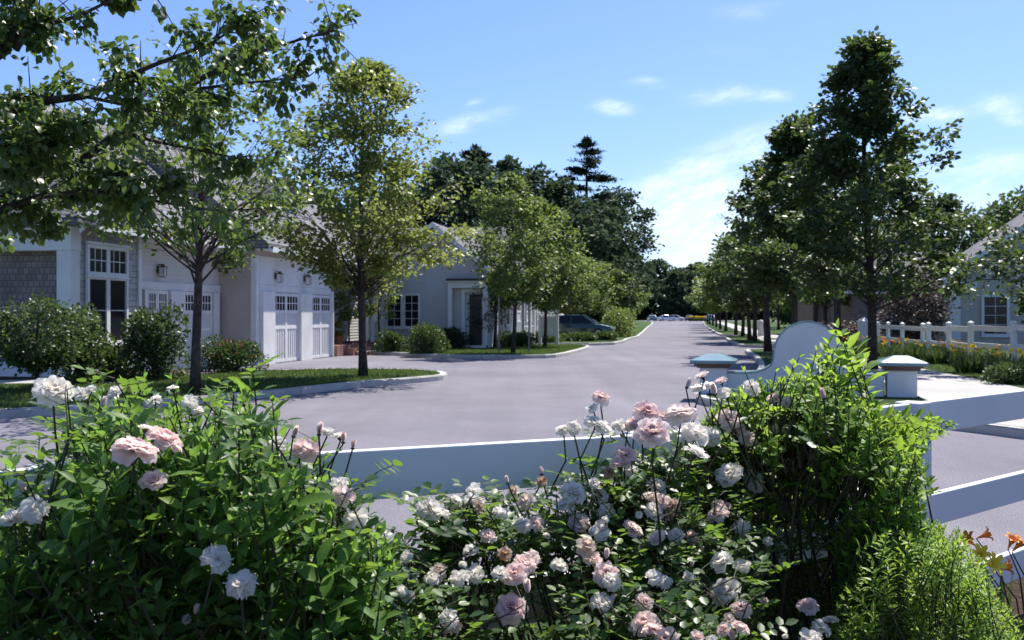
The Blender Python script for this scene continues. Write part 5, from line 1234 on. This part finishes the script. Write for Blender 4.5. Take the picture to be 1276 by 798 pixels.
# --- big leafy shrub on the left
topL = [(-80, 560), (0, 552), (55, 520), (100, 475), (150, 462), (200, 440), (232, 462), (262, 478), (300, 458), (330, 476), (372, 520), (420, 560), (455, 600), (500, 655), (540, 720), (560, 800), (580, 900)]
def sampL(rng):
    Y = rng.uniform(1.95, 2.95); px = rng.uniform(-90, 575)
    e = abs((Y - 2.45) / .5); py0 = interp(topL, px) + 18 + e ** 2 * 45
    zt = at(px, py0, 2.45).z
    if px > 420: Y = 1.95 + (Y - 1.95) * .75
    f = rng.random(); front = rng.random()
    z = zt - (f ** 1.5) * (zt - .35)
    if z < .3: return None
    if f > .12 and front < .55: Y = rng.uniform(1.92, 2.2)   # the camera side is as leafy as the top
    p = at(px, 500, Y); p.z = z
    d = Vector(((px - 250) / 900 + rng.normal() * .3, (Y - 2.45) * .9 + rng.normal() * .25, 1.0 - f * .25))
    return p, d
shrub_near('leafy_shrub', 'big bright green shrub filling the lower left in front of the white fence', 'shrub', (-.75, 2.45, .05), sampL, 950, .072, 6, .034, M['L_hyd'], 401, width=.92, nmain=40)

# --- big shrub around the post on the right
topR = [(862, 560), (880, 505), (900, 488), (925, 474), (955, 466), (1000, 462), (1040, 462), (1060, 486), (1095, 502), (1125, 508), (1150, 515), (1187, 512), (1196, 540)]
def sampR(rng):
    px = rng.uniform(862, 1192); Y = rng.uniform(3.05, 3.95); top = interp(topR, px)
    py = top + 6 + (rng.random() ** 1.3) * (830 - top)
    if px > 1148 and 548 < py < 900: return None
    if px > 1135 and py < 552 and rng.random() < .35: return None
    if 925 < px < 1062 and py > 570:
        if rng.random() < .08: return None
        p = at(px, py, fenceY(px) + rng.uniform(.08, .4))
        return (p, Vector((rng.normal() * .4, rng.normal() * .3, .8))) if p.z > .2 else None
    if px < 925 and py > 560 and rng.random() < .75: return None
    Y = min(Y, fenceY(px) - .12) if px < 1090 else min(Y + .15, fenceY(px) - .14)
    if px > 1062 and py > 560: Y = min(Y, rng.uniform(3.0, 3.5))
    p = at(px, py, Y)
    if p.z < .25: return None
    d = Vector(((px - 1010) / 420 + rng.normal() * .3, (Y - 3.6) * .5 - .15 + rng.normal() * .25, .95))
    if px > 1115 and py < 552: d = Vector((1.0, rng.normal() * .2, .45 + rng.normal() * .25))
    return p, d
shrub_near('leafy_shrub', 'tall green shrub hiding the fence post on the right, one arching branch over the rail', 'shrub', (1.2, 3.45, .05), sampR, 1500, .052, 7, .026, M['L_right'], 402, width=1.0, nmain=14, ang=.85, L=.22)
def sampR2(rng):   # the larger-leaved shoots that stand above it
    px = rng.choice([1040, 1062, 1048, 1030, 930, 965, 990, 1052, 1072, 1012, 1045]) + rng.normal() * 6; py = interp([(920, 462), (960, 448), (1000, 440), (1030, 428), (1045, 408), (1075, 428), (1100, 470)], px) + rng.uniform(0, 60); Y = rng.uniform(3.3, 3.6)
    return at(px, py, Y), Vector((rng.normal() * .35, rng.normal() * .2, 1))
shrub_near('leafy_shrub', 'paler large leaved shoots standing up before the arched sign', 'shrub', (1.15, 3.55, .05), sampR2, 44, .075, 5, .04, M['L_right'], 403, width=1.1, nmain=14, ang=.9, L=.4)
# --- feathery perennial at the lower right
topF = [(1030, 790), (1050, 735), (1075, 690), (1110, 655), (1160, 640), (1198, 658), (1228, 700), (1258, 752), (1285, 790)]
def sampF(rng):
    px = rng.uniform(1035, 1280); top = interp(topF, px); py = top + 4 + rng.random() ** 1.2 * 260; Y = rng.uniform(2.75, 3.6)
    p = at(px, py, Y)
    if p.z < .12: return None
    return p, Vector((rng.normal() * .35 + (px - 1140) / 350, rng.normal() * .3 - .1, .9))
shrub_near('feathery_perennial', 'fine leaved yellow green perennial in the lower right corner', 'perennial', (1.45, 3.4, .05), sampF, 1300, .034, 8, .014, M['L_fine'], 404, width=.72, nmain=40, stemr=.0016, ang=.8, L=.16)

# --- daylilies by the third rail
def daylily():
    rng = np.random.default_rng(77); base = Vector((1.98, 3.72, .05)); root = empty('daylily', base, 0, 'orange and yellow daylily with open trumpets before the lowest rail', 'daylily')
    n = 120; a = rng.uniform(0, 6.28, n); out = np.stack([np.cos(a), np.sin(a), np.zeros(n)], 1)
    leafcloud('foliage', M['L_strap'], root, out * .06, out * .5 + np.array([0, 0, 1.0]) + rng.normal(size=(n, 3)) * .12, out + np.array([0, 0, .5]), rng.uniform(.35, .62, n), T_STRAP, rng.random(n), .8)
    mb = MB(); fl = [(1205, 672, 3.75, 'orange', 0.036, (-.8, -.3, .6)), (1231, 666, 3.8, 'orange', 0.032, (.9, -.2, .4)), (1222, 690, 3.6, 'yellow', 0.036, (-.2, -.9, .5)), (1240, 703, 3.6, 'yellow', 0.043, (.3, -.9, .3)),
                     (1262, 672, 3.7, 'orange', 0.032, (.2, -.4, .9)), (1256, 706, 3.65, 'orange', 0.036, (1, -.2, .2)), (1273, 676, 3.7, 'orange', 0.036, (.6, -.3, .8)), (1216, 707, 3.7, 'yellow', 0.029, (-.3, -.6, .7))]
    for px, py, Y, cm, r, d in fl:
        p = at(px, py, Y) - base; dv = Vector(d).normalized()
        mb.tube([(p.x * .1, p.y * .1, 0), (p.x * .75, p.y * .75, p.z * .8), tuple(p - dv * r * 1.4)], [.004, .003, .0025], 5, cap=False)
        f = MB(); ax = dv.orthogonal().normalized(); ay = dv.cross(ax)
        for k in range(6):   # trumpet: six petals, each a strip that flares
            t = k * math.pi / 3; q = ax * math.cos(t) + ay * math.sin(t); w = ay * math.cos(t) - ax * math.sin(t)
            prof = [(-1.3, .05, .05), (-.7, .12, .14), (0, .38, .26), (.28, .75, .24), (.22, 1.05, .04)]
            L = len(f.v)
            for (h, ro, ww) in prof:
                for s in (-1, 0, 1): c = p + dv * (h * r - (.05 * r if s == 0 else 0)) + q * (ro * r) + w * (s * ww * r); f.v.append(tuple(c))
            for i in range(4):
                for s in range(2): f.f.append((L + i * 3 + s, L + i * 3 + s + 1, L + i * 3 + s + 4, L + i * 3 + s + 3))
        f.build('flower', M[cm], root, smooth=True, fixn=False)
    mb.build('stems', M['twig'], root, fixn=False)
daylily()

# deep undergrowth leaves low down that the shrubs stand in
rng = np.random.default_rng(88); n = 5200
px = rng.uniform(-120, 1300, n); Yv = rng.uniform(2.1, 3.3, n); X = (px - 638) / F * Yv
pos = np.stack([X, Yv + np.clip(X, 0, 3) * .35, .05 + rng.random(n) * .42], 1)
m2 = 2600; pos2 = np.stack([rng.uniform(.75, 1.45, m2), rng.uniform(3.95, 4.5, m2), rng.uniform(.05, .98, m2)], 1); pos = np.concatenate([pos, pos2]); n += m2; u = rnd_dir(rng, n)
o = leafcloud('undergrowth', M['L_shrub'], None, pos, u, u + np.array([0, 0, 1.2]), rng.uniform(.03, .07, n), T_OVAL, rng.random(n)); tag(o, kind='stuff')

# grass blades along the verges
def turf(name, areas, seed):
    rng = np.random.default_rng(seed); Ps = []
    for (x0, x1, y0, y1, n, poly) in areas:
        x = rng.uniform(x0, x1, n); y = rng.uniform(y0, y1, n); P = np.array(poly); k = len(P); ins = np.zeros(n, bool)
        for i in range(k):
            a, b = P[i], P[(i + 1) % k]; c = ((a[1] > y) != (b[1] > y)) & (x < (b[0] - a[0]) * (y - a[1]) / (b[1] - a[1] + 1e-12) + a[0]); ins ^= c
        Ps.append(np.stack([x[ins], y[ins], np.full(ins.sum(), KH - .005)], 1))
    pos = np.concatenate(Ps); n = len(pos)
    d = unit(rng.normal(size=(n, 3)) * .45 + np.array([0, 0, 1.0])); nr = unit(rng.normal(size=(n, 3)) + np.array([0, -.3, .2]))
    o = leafcloud(name, M['L_turf'], None, pos, d, nr, rng.uniform(.035, .075, n), T_BLADE, np.clip(rng.random(n) * .9, 0, 1), 2.6); tag(o, kind='stuff')
c1 = [(-5.9, 26.2), (-4.6, 26.9), (-2.7, 26.5), (-1.95, 25.7), (-1.85, 24.6), (-2.4, 23.6), (-3.6, 21.8), (-4.9, 19.1), (-7.9, 15.2), (-12, 13.6), (-12, 20.4), (-8, 21.1), (-7.3, 24.9)]
c2 = [(-4.4, 38.8), (-2.9, 36.9), (-1.7, 36.25), (.9, 36.25), (1.6, 37.1), (2.95, 43.6), (3.5, 47), (3.1, 48.4), (1.6, 49.1), (-1.2, 44.5), (-5.5, 43.4)]
c3 = [(11.2, 26.3), (10.35, 19.8), (10.7, 14), (11.2, 11), (15, 10), (15, 33), (12.6, 36)]
turf('grass', [(-12, -1, 13, 27.5, 60000, c1), (-6, 4, 36, 50, 42000, c2), (10, 15, 10, 36, 26000, c3)], 700)

# ================================================================== LIGHT, SKY, CAMERA
AZ, EL = R(33), R(56)
sun = bpy.data.lights.new('sun', 'SUN'); sun.energy = 4.5; sun.angle = R(0.55); sun.color = (1.0, .95, .86)
so = bpy.data.objects.new('sun', sun); COL.objects.link(so)
so.rotation_euler = Vector((math.sin(AZ) * math.cos(EL), math.cos(AZ) * math.cos(EL), math.sin(EL))).to_track_quat('Z', 'Y').to_euler()
w = bpy.data.worlds.new('World'); sc.world = w; w.use_nodes = True; nt = w.node_tree
bg = nt.nodes['Background']
sky = N(nt, 'ShaderNodeTexSky', sky_type='NISHITA', sun_disc=False, sun_elevation=EL, sun_rotation=AZ, altitude=10, air_density=1.0, dust_density=0.6, ozone_density=2.0)
tc = N(nt, 'ShaderNodeTexCoord'); s3 = N(nt, 'ShaderNodeSeparateXYZ'); nt.links.new(tc.outputs['Generated'], s3.inputs[0])
yy = math_(nt, 'MAXIMUM', s3.outputs[1], 0.05)
tx = math_(nt, 'DIVIDE', s3.outputs[0], yy); tz = math_(nt, 'DIVIDE', s3.outputs[2], yy)
front = math_(nt, 'GREATER_THAN', s3.outputs[1], 0.05)
def gauss(px, py, wx, wy, amp, tilt=0.0):
    cx, cz = (px - 638) / F, (392 - py) / F
    dx = math_(nt, 'SUBTRACT', tx, cx); dz = math_(nt, 'SUBTRACT', tz, cz)
    dz = math_(nt, 'SUBTRACT', dz, math_(nt, 'MULTIPLY', dx, tilt))
    a = math_(nt, 'POWER', math_(nt, 'ABSOLUTE', math_(nt, 'DIVIDE', dx, wx / F)), 2.0); b_ = math_(nt, 'POWER', math_(nt, 'ABSOLUTE', math_(nt, 'DIVIDE', dz, wy / F)), 2.0)
    return math_(nt, 'MULTIPLY', math_(nt, 'POWER', 2.718, math_(nt, 'MULTIPLY', math_(nt, 'ADD', a, b_), -1.0)), amp)
acc = None
for gdef in [(590, 153, 50, 12, 1.2, .22), (591, 128, 14, 5, .6, .3), (372, 84, 30, 11, .95, .0), (385, 118, 40, 12, .45, -.1), (765, 134, 26, 9, 1.1, -.1), (812, 104, 28, 8, 1.0, .0), (893, 118, 42, 12, 1.1, .1), (965, 119, 28, 8, .8, .0), (1165, 143, 36, 9, 1.2, .05), (1250, 130, 40, 15, 1.1, .1), (1265, 150, 20, 8, .7, .0), (1235, 212, 60, 22, .8, .1),
             (915, 190, 75, 26, .75, .4), (880, 235, 110, 34, .85, .25), (860, 295, 120, 55, .95, .1), (1000, 250, 160, 60, .55, .1), (1180, 270, 120, 60, .75, .0), (870, 345, 200, 40, .9, .0), (500, 230, 160, 30, .2, .0), (930, 15, 70, 16, .35, .1), (900, 65, 60, 10, .3, .0), (660, 205, 60, 12, .25, .0)]:
    v = gauss(*gdef); acc = v if acc is None else math_(nt, 'ADD', acc, v)
cb = N(nt, 'ShaderNodeCombineXYZ'); nt.links.new(math_(nt, 'MULTIPLY', tx, 9.0), cb.inputs[0]); nt.links.new(math_(nt, 'MULTIPLY', math_(nt, 'SUBTRACT', tz, math_(nt, 'MULTIPLY', tx, .12)), 30.0), cb.inputs[1])
nz = N(nt, 'ShaderNodeTexNoise'); nz.inputs['Scale'].default_value = 1.0; nz.inputs['Detail'].default_value = 8; nz.inputs['Roughness'].default_value = .62; nz.inputs['Distortion'].default_value = .35
nt.links.new(cb.outputs[0], nz.inputs['Vector'])
dens = math_(nt, 'MULTIPLY', acc, math_(nt, 'SUBTRACT', math_(nt, 'MULTIPLY', nz.outputs['Fac'], 4.2), 1.05))
mr = N(nt, 'ShaderNodeMapRange', interpolation_type='SMOOTHSTEP'); mr.inputs['From Min'].default_value = 0.05; mr.inputs['From Max'].default_value = 1.5; nt.links.new(dens, mr.inputs['Value'])
cb2 = N(nt, 'ShaderNodeCombineXYZ'); nt.links.new(math_(nt, 'MULTIPLY', math_(nt, 'ADD', tx, math_(nt, 'MULTIPLY', tz, .9)), 22.0), cb2.inputs[0]); nt.links.new(math_(nt, 'MULTIPLY', math_(nt, 'SUBTRACT', tz, math_(nt, 'MULTIPLY', tx, .45)), 70.0), cb2.inputs[1])
fine = noise(nt, cb2.outputs[0], 1.0, 9, .68)
streak = math_(nt, 'MULTIPLY', math_(nt, 'SUBTRACT', fine, .22), 2.0, clamp=True)
cl = math_(nt, 'MULTIPLY', math_(nt, 'MULTIPLY', math_(nt, 'MULTIPLY', mr.outputs[0], front), streak), .95)
col = mixc(nt, cl, mixc(nt, 1.0, sky.outputs[0], (0.52, 0.61, 0.85), 'MULTIPLY'), (5.4, 6.0, 6.8))
nt.links.new(col, bg.inputs['Color']); bg.inputs['Strength'].default_value = 0.115

cam = bpy.data.cameras.new('camera'); co = bpy.data.objects.new('camera', cam); COL.objects.link(co); sc.camera = co
cam.lens = 35.0; cam.sensor_width = 36.0 * 1276 / 1276 ; cam.lens = F / 1276 * 36.0
co.location = (0, 0, EYE); co.rotation_euler = (R(90), 0, 0); cam.shift_y = -(399 - 392) / 1276.0
cam.clip_start = .05; cam.clip_end = 3000
cam.dof.use_dof = True; cam.dof.focus_distance = 3.6; cam.dof.aperture_fstop = 9.0
vs = sc.view_settings; vs.view_transform = 'Standard'; vs.look = 'None'; vs.exposure = 0.90; vs.gamma = 1.0
sc.render.engine = 'CYCLES'; cy = sc.cycles
cy.use_denoising = True
cy.max_bounces = 6; cy.diffuse_bounces = 3; cy.glossy_bounces = 2; cy.transmission_bounces = 4; cy.transparent_max_bounces = 4
cy.caustics_reflective = False; cy.caustics_refractive = False; cy.sample_clamp_indirect = 6
sc.render.film_transparent = False
